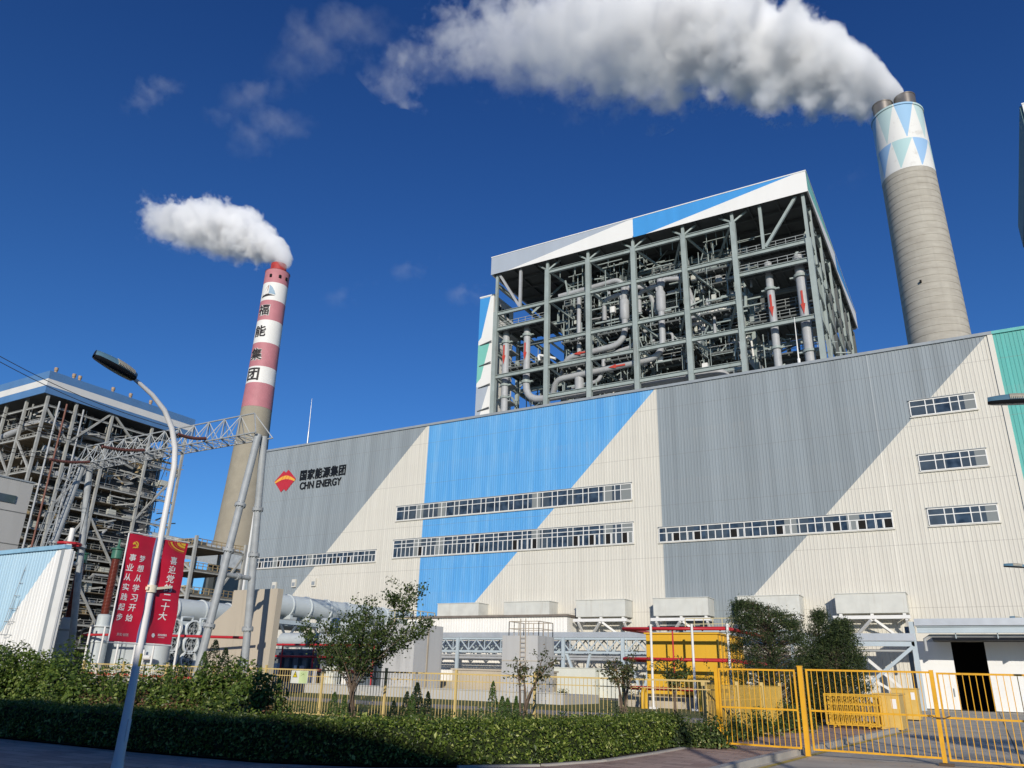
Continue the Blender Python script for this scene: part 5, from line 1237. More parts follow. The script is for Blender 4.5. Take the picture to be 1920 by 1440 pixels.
def banner(y0, y1, label):
    t = thing('banner', label, 'banner', (LX, (y0 + y1) / 2, 1.9), 'red banners on the lamp post')
    ny, nz = 14, 40; f = lambda u, v: .022 * math.sin(u * 4.2 + v * 5 + y0) * (1 - .3 * v) + .012 * math.sin(v * 17 + u * 3)
    pt = lambda u, v, o=0.: (LX + .004 + o + f(u, v), y0 + (y1 - y0) * u, 1.95 + 1.74 * v)
    vs = [pt(i / ny, j / nz) for j in range(nz + 1) for i in range(ny + 1)]; k = ny + 1
    MB().add(vs, [(j * k + i, j * k + i + 1, (j + 1) * k + i + 1, (j + 1) * k + i) for j in range(nz) for i in range(ny)], 0, True).build('cloth', bred, t)
    return t, pt
def on(pt, w, h, cx_, cy_, vs, o=.006):
    """lay flat artwork (metres, centred) on the banner cloth at its centre (u, v)"""
    return [pt(cx_ + x / w, cy_ + y / h, o) for x, y, z in vs]
b1, p1 = banner(LY - .60, LY - .09, 'red banner with two columns of white characters under a gold emblem'); b2, p2 = banner(LY + .07, LY + .58, 'red banner with one column of large white characters under gold arcs')
MB().tube([p1(-.02, 0), p1(-.02, 1)], .012, 8).build('edge_strip', bwhite, b1); MB().box(LX - .01, LY - .09, 1.95, LX + .012, LY - .065, 3.69).build('edge_strip', M('strip_blue', (.16, .22, .40), .5), b1); MB().tube([p2(-.03, 0), p2(-.03, 1)], .014, 8).build('edge_strip', bwhite, b2)
def put(body, t, pt, u, v, w, h, mat=None):
    vs, fs = text_mesh(body, 1, .014, 0.); MB().add(on(pt, .51, 1.74, u, v, fit(vs, w, h)), fs).build('character', mat or bwhite, t)
for i, ch in enumerate('梦想从学习开始'): put(ch, b1, p1, .60, .775 - i * .0925, .115, .115)
for i, ch in enumerate('事业从实践起步'): put(ch, b1, p1, .25, .775 - i * .0925, .115, .115)
put('务实·创优', b1, p1, .46, .065, .24, .05, M('banner_pale', (.60, .42, .42), .6))
for i, ch in enumerate('喜迎党的二十大'): put(ch, b2, p2, .50, .805 - i * .0905, .15, .135 if ch != '二' else .11)
put('国家能源集团', b2, p2, .62, .083, .17, .035); put('CHN ENERGY', b2, p2, .60, .060, .13, .014)
vs = [(.035 * math.cos(a) * (1 + .1 * math.cos(6 * a)), .035 * math.sin(a) * (1 + .1 * math.cos(6 * a)), 0) for a in np.linspace(0, 2 * math.pi, 19)[:-1]]
MB().add(on(p2, .51, 1.74, .26, .075, vs), [list(range(18))]).build('round_mark', bwhite, b2)
def ringsector(r0, r1, a0, a1, n=16):
    vs = []
    for a in np.linspace(a0, a1, n): vs += [(r0 * math.cos(a), r0 * math.sin(a), 0), (r1 * math.cos(a), r1 * math.sin(a), 0)]
    return vs, [(2 * i, 2 * i + 1, 2 * i + 3, 2 * i + 2) for i in range(n - 1)]
e = MB()   # sickle, then hammer
vs = []
for i, a in enumerate(np.linspace(-2.2, 1.75, 20)):
    th = .020 * math.sin(math.pi * (i + 1) / 21) ** .7 + .002; vs += [((.055 - th) * math.cos(a), (.055 - th) * math.sin(a), 0), ((.055 + .004) * math.cos(a), (.055 + .004) * math.sin(a), 0)]
e.add(on(p1, .51, 1.74, .27, .90, vs), [(2 * i, 2 * i + 1, 2 * i + 3, 2 * i + 2) for i in range(19)])
for pts in ([(-.06, .01), (-.03, .045), (.0, .03), (-.035, -.01)], [(-.02, .02), (-.008, .03), (.058, -.045), (.046, -.055)], [(-.052, -.066), (-.038, -.052), (-.02, -.045), (-.03, -.062)]):
    e.add(on(p1, .51, 1.74, .27, .90, [(x, y, 0) for x, y in pts], .009), [(0, 1, 2, 3)])
e.build('emblem', bgold, b1)
for r0, r1, m_ in ((.36, .385, bgold2), (.29, .33, bgold), (.22, .245, bgold2), (.12, .19, bgold), (0.01, .10, bgold)):
    vs, fs = ringsector(r0, r1, math.pi * 1.03, math.pi * 1.5, 18); vs = [(max(-.40, x), y * .45, 0) for x, y, z in vs]
    MB().add(on(p2, .51, 1.74, .90, .995, vs), fs).build('gold_arc', m_, b2)

# ================================================================== FENCE AND GATE
FYN = 21.42; posts = [-14.46 + 2.82 * k for k in range(-7, 3)] + [-6.1]
fence = thing('bar_fence', 'pale yellow metal bar fence on posts running behind the hedge', 'fence', (-14, FYN, 0))
for x in posts[:-1]: MB().box(x - .035, FYN - .035, 0, x + .035, FYN + .035, 1.71).box(x - .04, FYN - .04, 1.71, x + .04, FYN + .04, 1.73).build('post', yfence, fence)
for a, b_ in zip(posts[:-1], posts[1:]):
    m = MB()
    for z, h in ((1.58, .045), (1.38, .025), (.16, .035)): m.box(a + .036, FYN - .016, z, b_ - .036, FYN + .016, z + h)
    k = int((b_ - a) / .118)
    for i in range(1, k): x = a + (b_ - a) * i / k; m.box(x - .0065, FYN - .007, .197, x + .0065, FYN + .007, 1.379).box(x - .0065, FYN - .007, 1.406, x + .0065, FYN + .007, 1.579)
    m.build('bar_panel', yfence, fence)
sg = thing('warning_sign', 'small pale sign board with a yellow lightning triangle on the bar fence', 'sign', (-21, 21.36, 1.4))
a = PY(547, 1257, 21.36); b_ = PY(575, 1282, 21.36); x0, x1, z1, z0 = a[0], b_[0], a[2], b_[2]
MB().box(x0, 21.36, z0, x1, 21.40, z1).build('board', M('sign_board', (.72, .74, .66), .5), sg)
MB().box((x0 + x1) / 2, 21.355, z0 + .01, x1 - .01, 21.359, z1 - .01).build('green_panel', M('sign_green', (.58, .70, .36), .5), sg)
cxs = x0 * .75 + x1 * .25; cz = z0 * .3 + z1 * .7
MB().poly([(cxs - .12, 21.355, cz - .1), (cxs + .12, 21.355, cz - .1), (cxs, 21.355, cz + .12)]).build('triangle_border', black_e, sg); MB().poly([(cxs - .09, 21.352, cz - .083), (cxs + .09, 21.352, cz - .083), (cxs, 21.352, cz + .085)]).build('triangle', M('sign_yellow', (.75, .60, .02), .5), sg)
MB().poly([(cxs - .005, 21.349, cz + .05), (cxs - .03, 21.349, cz - .015), (cxs + .012, 21.349, cz - .02), (cxs - .008, 21.349, cz - .07), (cxs + .032, 21.349, cz + .0), (cxs + .0, 21.349, cz + .0)]).build('lightning_mark', black_e, sg)
cx2 = x0 * .27 + x1 * .73
m = MB().bar((cx2 - .1, 21.352, cz - .05), (cx2 + .05, 21.352, cz + .03), .02, .003).bar((cx2 - .02, 21.352, cz + .05), (cx2 + .08, 21.352, cz - .02), .02, .003).bar((cx2 - .04, 21.352, cz - .0), (cx2 - .08, 21.352, cz + .05), .02, .003); m.build('pictogram', M('sign_dark_green', (.10, .25, .08), .5), sg)
GYY = 21.0
def gate_leaf(name, label, x0, x1, z0, z1, y, thick, step=.128):
    t = thing(name, label, 'gate', (x0, y, 0), 'yellow gate panels'); f = MB(); w = .042
    for z in (z0, z0 + (z1 - z0) * .47, z1 - w): f.box(x0, y - .022, z, x1, y + .022, z + w)
    f.box(x0, y - .024, z0 + .002, x0 + w, y + .024, z1 - .002); f.box(x1 - w, y - .024, z0 + .002, x1, y + .024, z1 - .002)
    f.build('frame', ygate, t); b = MB(); n_ = int((x1 - x0) / step)
    for i in range(1, n_): x = x0 + (x1 - x0) * i / n_; b.box(x - .008, y - .008, z0 + .03, x + .008, y + .008, z1 - .03)
    b.build('bars', ygate, t); return t
gate_leaf('fixed_gate', 'fixed yellow bar panel between the hedge end and the thick gate post', -6.0, -4.08, .14, 1.93, GYY, .05)
MB().box(-6.10, GYY - .045, .08, -6.01, GYY + .045, 1.99).build('gate_post', ygate, None, None, 'slim yellow post where the bar fence meets the gate panel', 'gate post', 'yellow gate posts')
p = MB().box(-4.01, GYY - .055, -.01, -3.90, GYY + .055, 2.0); p.box(-4.02, GYY - .065, 2.0, -3.89, GYY + .065, 2.02); p.build('gate_post', ygate, None, None, 'thick yellow gate post standing at the kerb end', 'gate post', 'yellow gate posts')
a = gate_leaf('gate_leaf', 'yellow bar gate leaf hung on the thick post across the driveway', -3.83, -1.06, .13, 1.95, GYY, .05)
MB().box(-1.12, GYY - .04, .06, -1.03, GYY + .04, 1.98).build('meeting_stile', ygate, a)
c = gate_leaf('gate_leaf', 'right yellow bar gate leaf, cut by the right edge of the photo', -.98, 1.9, .10, 1.93, GYY, .05)
MB().tube([(-1.25, GYY - .08, 1.03), (-1.15, GYY - .1, .98), (-.95, GYY - .1, .97), (-.82, GYY - .07, 1.02)], .012, 6).build('chain', M('chain_rust', (.12, .08, .05), .6), None, None, 'rusty chain looped round the meeting gate leaves', 'chain')
MB().box(-1.2, GYY - .1, 0.0, -.9, GYY + .1, .05).build('floor_stop', M('chain_rust', (.12, .08, .05)), None, None, 'small iron floor stop under the meeting gate leaves', 'gate stop')
# two unseen poles added behind the viewer for the shadows they throw across the pavement and hedge end
for hx, hy, nm in ((7.35, -5.0, 'pole added behind the viewer, its thin shadow crossing the lit bricks by the gate'), (9.3, -5.6, 'second pole added behind the viewer, its shadow beside the thick gate post')):
    t = thing('street_lamp', nm, 'street lamp', (hx, hy, 0), 'street lamps')
    MB().tube([(hx, hy, 0), (hx, hy, 9.0), (hx - .1, hy, 9.5), (hx - .9, hy, 9.9)], [.14, .09, .07, .05], 12).build('pole', lampw, t)
    MB().box(hx - 1.7, hy - .16, 9.8, hx - .85, hy + .16, 9.95).build('lamp_head', lamph, t)
# older fence along the inner pavement
yfin = M('inner_fence_yellow', (.60, .40, .09), .55, var=.2, scale=4, dirt=(.35, .22, .1))
inf = thing('bar_fence', 'older yellow bar fence along the pavement behind the gate panel', 'fence', (-6.6, 22, 0))
ip = [(-6.9, 22.6), (-6.75, 25.6), (-6.65, 28.4), (-6.65, 31.2)]
for x, y in ip: MB().box(x - .05, y - .05, 0, x + .05, y + .05, 1.62).build('post', yfence, inf)
for (x0, y0), (x1, y1) in zip(ip[:-1], ip[1:]):
    m = MB()
    for z in (1.5, 1.1, .15): m.bar((x0, y0 + .05, z), (x1, y1 - .05, z), .03, .03)
    for i in range(1, 26): f = i / 26; m.bar((x0 + (x1 - x0) * f + .03, y0 + (y1 - y0) * f, .17), (x0 + (x1 - x0) * f + .03, y0 + (y1 - y0) * f, 1.48), .018)
    m.build('bar_panel', yfin, inf)
# stack of folded barriers and two boxes on the pavement
bar0 = thing('crowd_barrier', 'front yellow crowd barrier of the stack, standing upright on the pavement', 'barrier', (-4.7, 34.1, .1), 'yellow crowd barriers stacked behind the gate')
ybr = M('barrier_yellow', (.70, .41, .045), .45, var=.15, scale=3)
m = MB()
for z in (.08, 1.12): m.tube([(-5.62, 34.1, z + .1), (-3.75, 34.1, z + .1)], .022, 8)
for x in (-5.62, -3.75): m.tube([(x, 34.1, .18), (x, 34.1, 1.22)], .022, 8)
m.build('frame', ybr, bar0); m = MB()
for i in range(1, 9): x = -5.62 + 1.87 * i / 9; m.tube([(x, 34.1, .18), (x, 34.1, 1.22)], .011, 6)
m.tube([(-5.62, 34.1, .55), (-3.75, 34.1, .55)], .012, 6).tube([(-5.62, 34.1, .9), (-3.75, 34.1, .9)], .012, 6); m.build('bars', ybr, bar0)
for x in (-5.3, -4.1): MB().box(x - .02, 33.95, .1, x + .02, 34.25, .15).build('foot', ybr, bar0)
rg = random.Random(8)
for k in range(11):
    copy_thing(bar0, (-4.7 + rg.uniform(-.10, .10), 34.1 + .26 * (k + 1), .1 + rg.uniform(0, .05)), '%s yellow crowd barrier in the stack behind the gate' % ['second', 'third', 'fourth', 'fifth', 'sixth', 'seventh', 'eighth', 'ninth', 'tenth', 'eleventh', 'rearmost'][k], rz=rg.uniform(-.02, .02))
for (x0, y0, x1, y1, h, nm) in ((-3.95, 35.2, -3.05, 37.6, 1.3, 'yellow equipment locker with a white notice, right of the barrier stack'), (-4.4, 47.0, -3.2, 48.6, 1.5, 'farther yellow equipment locker beside the rack column')):
    t = thing('locker', nm, 'locker', (x0, y0, 0), 'yellow lockers by the driveway')
    MB().box(x0, y0, .06, x1, y1, h).build('body', M('locker_yellow', (.66, .44, .12), .5, var=.14, scale=2), t); MB().box(x0 - .04, y0 - .05, h, x1 + .04, y1 + .05, h + .05).build('lid', MATS['locker_yellow'], t)
    MB().box(x0 + .03, y0 - .012, .12, (x0 + x1) / 2 - .01, y0 - .002, h - .06).box((x0 + x1) / 2 + .01, y0 - .012, .12, x1 - .03, y0 - .002, h - .06).build('door', MATS['locker_yellow'], t)
    MB().box(x1 - .3, y0 - .018, h - .5, x1 - .12, y0 - .013, h - .15).build('notice', bwhite, t)

# ================================================================== PLANTS
NR = np.random.default_rng(21)
bark = M('bark_grey_brown', (.17, .125, .09), .9, var=.4, scale=9, bump=.3); core = M('hedge_dark_core', (.020, .030, .010), .95, var=.3, scale=6)  # core colour near-black for the shade inside hedge and shrubs
# clipped hedge
def offset(path, d):
    out = []
    for i, (x, y) in enumerate(path):
        a = path[max(i - 1, 0)]; b_ = path[min(i + 1, len(path) - 1)]; n_ = Vector((-(b_[1] - a[1]), b_[0] - a[0])).normalized(); out.append((x + n_.x * d, y + n_.y * d))
    return out
HW = 1.15; HH = .70; back = offset(HEDGE, HW)
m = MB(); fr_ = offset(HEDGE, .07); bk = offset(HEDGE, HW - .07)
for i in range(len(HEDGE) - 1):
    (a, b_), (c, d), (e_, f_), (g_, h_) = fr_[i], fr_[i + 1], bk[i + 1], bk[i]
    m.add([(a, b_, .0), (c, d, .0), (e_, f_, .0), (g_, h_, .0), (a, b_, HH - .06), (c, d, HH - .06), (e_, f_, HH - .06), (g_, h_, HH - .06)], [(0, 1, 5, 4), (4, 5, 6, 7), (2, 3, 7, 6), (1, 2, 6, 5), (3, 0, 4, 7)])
P, N_, Sz = [], [], []
seg = [math.hypot(c - a, d - b_) for (a, b_), (c, d) in zip(HEDGE[:-1], HEDGE[1:])]
for i, L_ in enumerate(seg):
    if HEDGE[i + 1][0] < -22: den = 160
    else: den = 1000
    A, B = np.array(HEDGE[i]), np.array(HEDGE[i + 1]); A2, B2 = np.array(back[i]), np.array(back[i + 1]); nf = np.array([(B - A)[1], -(B - A)[0]]) / L_
    k = int(L_ * HH * den); u = NR.uniform(0, 1, k)[:, None]; z = NR.uniform(.06, HH, k); wob = NR.normal(0, .030, k) + .03 * np.sin(u[:, 0] * L_ * 2.1 + z * 5) + .022 * np.sin(u[:, 0] * L_ * 7.3 + 1 + z * 9)
    q = A + (B - A) * u + nf * (wob)[:, None]; P.append(np.column_stack([q, z])); N_.append(np.tile([nf[0], nf[1], .35], (k, 1)))
    k = int(L_ * HW * den * .9); u = NR.uniform(0, 1, k)[:, None]; w_ = NR.uniform(0, 1, k)[:, None]; q = (A + (B - A) * u) * (1 - w_) + (A2 + (B2 - A2) * u) * w_
    z = HH + NR.normal(0, .03, k) + .03 * np.sin(u[:, 0] * L_ * 2.3 + w_[:, 0] * 3) + .02 * np.sin(u[:, 0] * L_ * 8. + w_[:, 0] * 7); P.append(np.column_stack([q, z])); N_.append(np.tile([0, 0, 1.], (k, 1)))
A, B = np.array(HEDGE[-1]), np.array(back[-1]); k = 620; u = NR.uniform(0, 1, k)[:, None]; q = A + (B - A) * u; P.append(np.column_stack([q + np.array([[0, .02]]) + NR.normal(0, .03, (k, 2)), NR.uniform(.06, HH, k)])); N_.append(np.tile([0.1, 1, .3], (k, 1)))
# stray shoots above the clipped top
k = 900; ii = NR.integers(2, len(HEDGE) - 1, k); u = NR.uniform(0, 1, k)[:, None]; w_ = NR.uniform(.05, .95, k)[:, None]; Ha, Hb = np.array(HEDGE), np.array(back)
q = (Ha[ii] + (Ha[ii + 1] - Ha[ii]) * u) * (1 - w_) + (Hb[ii] + (Hb[ii + 1] - Hb[ii]) * u) * w_
for dz in (.03, .07, .11): P.append(np.column_stack([q + NR.normal(0, .012, (k, 2)), HH + dz * NR.uniform(.4, 1.3, k)])); N_.append(np.tile([0, 0, 1.], (k, 1)))
P = np.concatenate(P); N_ = np.concatenate(N_)
Sz = .06 * np.exp(NR.normal(0, .28, len(P)))
hedge_leaf = leafmat('hedge_leaf', (.030, .062, .012), (.19, .26, .04), (.42, .47, .13), .3, .36)
o = leaf_object('hedge', P, N_, Sz, hedge_leaf, None, .55, 3, .75, extra=(m, core), label='long clipped green hedge curving from the left edge to the yellow gate', cat='hedge')

def shrub(name, label, c, rx, ry, rz, n, mat, size=.07, seed=0, group='low shrubs between the hedge and the fence', lean=0., shape=1., cat='shrub', stems=5):
    """leafy shrub: a few stems with leaves through its volume, denser towards its skin, lumpy outline"""
    g = np.random.default_rng(seed); t = thing(name, label, cat, c, group)
    d = g.normal(0, 1, (n, 3)); d[:, 2] = np.abs(d[:, 2]) - .15; d /= np.linalg.norm(d, axis=1)[:, None]
    lump = 1 + .18 * np.sin(d[:, 0] * 5 + seed) * np.cos(d[:, 1] * 4.3 + seed * 2) + .12 * np.sin(d[:, 2] * 9 + d[:, 0] * 6 + seed)
    r = g.uniform(0.35, 1, n) ** .38 * lump
    p = np.column_stack([d[:, 0] * r * rx, d[:, 1] * r * ry, np.maximum(d[:, 2] * r * rz, -.0) + .05]) + np.array(c); p[:, 0] += lean * (p[:, 2] - c[2])
    st_ = MB()
    for k in range(stems):
        a = g.uniform(0, 6.28); e_ = (c[0] + rx * .55 * math.cos(a), c[1] + ry * .55 * math.sin(a), c[2] + rz * g.uniform(.5, .8))
        st_.tube([(c[0] + .05 * math.cos(a), c[1] + .05 * math.sin(a), c[2]), tuple(np.array(c) * .5 + np.array(e_) * .5 + np.array([0, 0, .1])), e_], [.018, .014, .006], 5)
    st_.build('stem', bark, t)
    cm = MB(); rings = []   # near-black inner shell, the shade inside the shrub put into its colour
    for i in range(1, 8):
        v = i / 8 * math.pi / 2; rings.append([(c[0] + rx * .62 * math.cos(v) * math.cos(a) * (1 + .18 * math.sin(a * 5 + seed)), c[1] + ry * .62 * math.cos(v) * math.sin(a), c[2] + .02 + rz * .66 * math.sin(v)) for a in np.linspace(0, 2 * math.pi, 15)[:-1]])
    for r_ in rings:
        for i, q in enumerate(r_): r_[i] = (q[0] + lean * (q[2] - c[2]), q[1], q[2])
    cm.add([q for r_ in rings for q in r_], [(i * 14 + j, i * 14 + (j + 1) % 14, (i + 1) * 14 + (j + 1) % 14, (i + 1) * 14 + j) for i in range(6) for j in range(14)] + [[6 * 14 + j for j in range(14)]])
    leaf_object('foliage', p, d + np.array([0, 0, .3]), size, mat, t, .6, seed + 1, .6, extra=(cm, core))
    return t
bigleaf = leafmat('broad_leaf', (.035, .075, .014), (.165, .235, .04), (.27, .33, .09), .3, .4)
midleaf = leafmat('mid_leaf', (.03, .06, .015), (.10, .15, .03), (.30, .34, .12), .28, .45)
redleaf = leafmat('reddish_leaf', (.08, .075, .02), (.20, .10, .05), (.32, .16, .10), .28, .5)
darkleaf = leafmat('dark_leaf', (.016, .034, .012), (.045, .075, .02), (.08, .12, .03), .2, .5)
yelleaf = leafmat('variegated_leaf', (.05, .09, .02), (.17, .22, .05), (.48, .46, .22), .28, .45)
for k, (px, py, Y, rx, ry, n, nm) in enumerate(((0, 1213, 13.6, 1.5, 1.3, 4200, 'tall leafy bush cut by the left edge'), (62, 1212, 14.2, 1.3, 1.2, 3600, 'tall leafy bush in front of the white shed wall'), (122, 1222, 13.9, 1.15, 1.1, 3000, 'leafy bush below the corner trim of the shed'), (172, 1250, 13.2, .8, .9, 1700, 'lower leafy bush sloping down beside the lamp post'),
        (300, 1250, 15.5, 1.0, .9, 2000, 'leafy bush under the banners'), (352, 1256, 14.6, .8, .8, 1500, 'low leafy bush left of the slanting gantry leg'), (428, 1236, 15.2, 1.1, 1.0, 2900, 'rounded leafy bush under the beige fire wall'), (486, 1247, 14.7, .85, .9, 2000, 'rounded leafy bush at the left end of the visible fence'), (-40, 1220, 14.6, 1.2, 1.2, 2000, 'leafy bush just outside the left edge'), (230, 1256, 15.8, .9, .8, 1500, 'low leafy bush directly behind the lamp post'))):
    c = PY(px, py, Y); shrub('bush', nm, (float(c[0]), Y, .03), rx, ry, float(c[2]) - .05, int(n * 1.7), bigleaf, .118, 40 + k, 'leafy bushes behind the hedge')
for k, (px, Y, rx, h, nm) in enumerate(((185, 12.4, .75, .85, 'reddish low shrub below the sloping bush'), (262, 12.5, .7, .82, 'reddish low shrub right of the lamp post'), (335, 12.7, .75, .85, 'reddish low shrub under the second banner'), (455, 13.0, .8, .8, 'reddish low shrub in front of the rounded bush'), (525, 13.2, .7, .72, 'reddish low shrub below the warning sign'), (85, 12.3, .8, .9, 'mixed low shrub in front of the tall bushes'), (400, 12.8, .6, .95, 'dark low shrub in front of the gantry leg foot'))):
    c = PY(px, 1300, Y); shrub('low_shrub', nm, (float(c[0]), Y, .03), rx, .5, h, 900, redleaf if k < 5 else midleaf, .07, 60 + k)
lows = [(560, 13.6, .8, .62), (610, 14.2, .8, .60), (668, 14.8, .8, .62), (720, 15.2, .8, .6), (775, 15.8, .9, .66), (828, 16.2, .85, .74), (868, 15.4, .7, .62), (905, 17.2, .8, .72), (950, 17.8, .8, .74), (990, 18.4, .7, .68), (1042, 18.0, .7, .58), (1085, 19.2, .9, .74), (1130, 19.6, .9, .80), (1172, 20.0, .8, .76), (1215, 20.3, .8, .72), (1262, 20.6, .8, .68), (1305, 20.9, .6, .66), (1335, 21.0, .5, .74)]
wh = ['below the left foot of the tree', 'in front of the tree trunks', 'right of the tree trunks', 'left of the dark conical seedlings', 'under the dark conical seedlings', 'with pinkish tips left of the nearest fence post', 'at the foot of the nearest fence post', 'left of the bright green seedlings', 'under the bright green seedlings', 'at the foot of the bare crooked tree', 'right of the bare crooked tree', 'below the pale cabinets', 'with pale edged leaves left of the twin stemmed tree', 'under the twin stemmed tree', 'left of the yellow enclosure', 'below the yellow enclosure', 'below the right white post', 'beside the slim gate post']
for k, ((px, Y, rx, h), nm) in enumerate(zip(lows, wh)):
    c = PY(px, 1330, Y); shrub('low_shrub', ('variegated' if k % 3 == 1 else 'green') + ' low shrub ' + nm, (float(c[0]), Y, .03), rx, .55, h, 1100, yelleaf if k % 3 == 1 else (midleaf if k % 3 else darkleaf), .075, 80 + k)
def cone_tree(px, top, Y, r, mat, nm, seed, group, n=900):
    c = PY(px, top, Y); h = float(c[2]); g = np.random.default_rng(seed); t = thing('cypress_seedling', nm, 'seedling', (float(c[0]), Y, .03), group)
    u = g.uniform(0, 1, n) ** .8; a = g.uniform(0, 6.28, n); rr0 = r * np.minimum(1, (1 - u) * 1.5 + .05) ** .8 * (.75 + .4 * np.abs(np.sin(a * 2 + u * 9 + seed))) * g.uniform(.5, 1, n) ** .4
    p = np.column_stack([c[0] + rr0 * np.cos(a), Y + rr0 * np.sin(a), .08 + u * (h - .08)]); d = np.column_stack([np.cos(a), np.sin(a), np.full(n, .9)])
    MB().tube([(float(c[0]), Y, 0), (float(c[0]), Y, h * .9)], [.02, .006], 5).build('trunk', bark, t); leaf_object('foliage', p, d, .075, mat, t, .35, seed, .5)
cyp = leafmat('cypress_dark', (.010, .022, .010), (.025, .045, .014), None, .1, .6); cypg = leafmat('cypress_green', (.04, .085, .02), (.10, .16, .035), None, .2, .5)
for k, (px, top, Y, r, dk, nm) in enumerate(((739, 1314, 17.2, .17, 1, 'leftmost short dark cone'), (764, 1297, 17.4, .2, 1, 'dark cone left of the tallest dark one'), (783, 1280, 17.8, .26, 1, 'tallest dark cone in front of the concrete wall'), (773, 1303, 17., .2, 0, 'bright green cone among the dark ones'), (803, 1297, 18, .18, 1, 'dark cone standing right of the tallest dark one'), (925, 1278, 18.6, .2, 0, 'tallest bright green cone left of the bare tree'), (942, 1306, 18.4, .2, 0, 'short bright cone beside the tallest bright one'), (952, 1309, 18.9, .18, 0, 'middle short bright cone'), (968, 1306, 18.5, .13, 0, 'thin bright cone beside the bare tree'), (628, 1298, 18.6, .2, 0, 'green cone left of the tree trunks'), (647, 1304, 18.9, .16, 0, 'small green cone touching the tree trunks'),
        (262, 1228, 16.5, .22, 0, 'slim green cypress right of the lamp post'), (385, 1222, 16.2, .30, 0, 'slim green cypress at the slanting gantry leg'), (405, 1200, 15.8, .42, 1, 'dark cypress in front of the beige fire wall'), (424, 1215, 15.4, .34, 1, 'second dark cypress in front of the beige fire wall'), (322, 1245, 16.4, .2, 0, 'small green cypress below the cooler banks'))):
    cone_tree(px, top, Y, r, cyp if dk else cypg, nm, 120 + k, 'cone shaped seedlings', 700 if r < .25 else 1500)

def tree_px(name, label, Y, base_px, limbs, leaves_per, size, mat, seed, r0=.09, spread=.10, cat='tree', group=None, depth=1.1, jit=.8):
    """tree drawn as limbs: each limb a list of photo points on the plane Y, pushed to its own depth; leaves along the outer part"""
    g = np.random.default_rng(seed); b0 = PY(*base_px, Y); b0[2] = .02; t = thing(name, label, cat, b0, group); w = MB(); P, D = [], []
    for k, lb in enumerate(limbs):
        dy = g.uniform(-depth, depth); n_ = len(lb) - 1; pts = [Vector(b0) + Vector((g.uniform(-.16, .16), g.uniform(-.16, .16), 0))]
        for i, (px, py) in enumerate(lb):
            pts.append(Vector(PY(px, py, Y + dy * (i + 1) / (n_ + 1))))
        f = []; 
        for i in range(len(pts) - 1):
            a, b_, c, d = pts[max(i - 1, 0)], pts[i], pts[i + 1], pts[min(i + 2, len(pts) - 1)]
            for s_ in np.linspace(0, 1, 7)[:-1]:
                f.append(.5 * ((2 * b_) + (c - a) * s_ + (2 * a - 5 * b_ + 4 * c - d) * s_ ** 2 + (3 * b_ - a - 3 * c + d) * s_ ** 3))
        f.append(pts[-1]); rs = [r0 * (1 - .88 * (i / (len(f) - 1)) ** .7) for i in range(len(f))]; w.tube(f, rs, 7)
        start = int(len(f) * .5); 
        for i in range(start, len(f)):
            u = (i - start) / max(1, len(f) - start)
            for _ in range(leaves_per):
                q = f[i].lerp(f[min(i + 1, len(f) - 1)], g.uniform()); o_ = g.normal(0, spread * (1.15 - .55 * u), 3); P.append(np.array(q) + o_); D.append(o_ / (np.linalg.norm(o_) + 1e-6) + np.array([0, 0, .4]))
        for _ in range(5): # side twigs
            i = g.integers(int(len(f) * .45), len(f) - 2); q = f[i]; e_ = q + Vector((g.normal(0, .28), g.normal(0, .28), abs(g.normal(.2, .18)))); w.tube([q, q.lerp(e_, .5) + Vector((0, 0, .02)), e_], [rs[i] * .5, rs[i] * .35, .004], 5)
            for _ in range(int(leaves_per * 3.2)):
                h_ = g.uniform(.3, 1.05); o_ = g.normal(0, spread * .62, 3); P.append(np.array(q.lerp(e_, h_)) + o_); D.append(o_ / (np.linalg.norm(o_) + 1e-6) + np.array([0, 0, .4]))
    w.build('trunk', bark, t); leaf_object('crown', np.array(P), np.array(D), size, mat, t, .55, seed, jit); return t
crape = leafmat('crape_leaf', (.022, .045, .012), (.08, .115, .03), (.14, .18, .05), .25, .42)
LB = [[(650, 1280), (610, 1215), (565, 1178)], [(652, 1280), (600, 1230), (585, 1195)], [(655, 1275), (625, 1210), (600, 1165)], [(656, 1280), (640, 1200), (628, 1168)], [(660, 1280), (655, 1210), (655, 1160)], [(662, 1275), (672, 1205), (678, 1145)],
      [(664, 1275), (680, 1200), (690, 1128)], [(664, 1280), (690, 1210), (712, 1150)], [(666, 1280), (705, 1215), (735, 1165)], [(668, 1275), (715, 1205), (752, 1135), (768, 1103)], [(668, 1275), (718, 1200), (748, 1145), (722, 1112)], [(668, 1275), (725, 1200), (765, 1145), (787, 1110)], [(670, 1280), (730, 1215), (775, 1180), (808, 1165)],
      [(670, 1285), (728, 1225), (770, 1200), (800, 1178)], [(655, 1282), (618, 1235), (600, 1215)], [(664, 1285), (700, 1235), (740, 1215)], [(658, 1283), (640, 1230), (632, 1200)], [(662, 1280), (668, 1225), (665, 1190)], [(666, 1282), (695, 1225), (705, 1185)], [(660, 1280), (645, 1205), (640, 1160)], [(664, 1270), (676, 1190), (700, 1140)], [(655, 1280), (615, 1205), (580, 1190)], [(668, 1282), (720, 1230), (755, 1195)]]
tree_px('crape_myrtle', 'spreading many stemmed tree with upright leafy shoots behind the hedge', 19.6, (660, 1340), LB, 17, .10, crape, 5, .024, .14, depth=1.5)
sparse = leafmat('sparse_leaf', (.04, .06, .02), (.11, .12, .04), (.22, .14, .06), .25, .45)
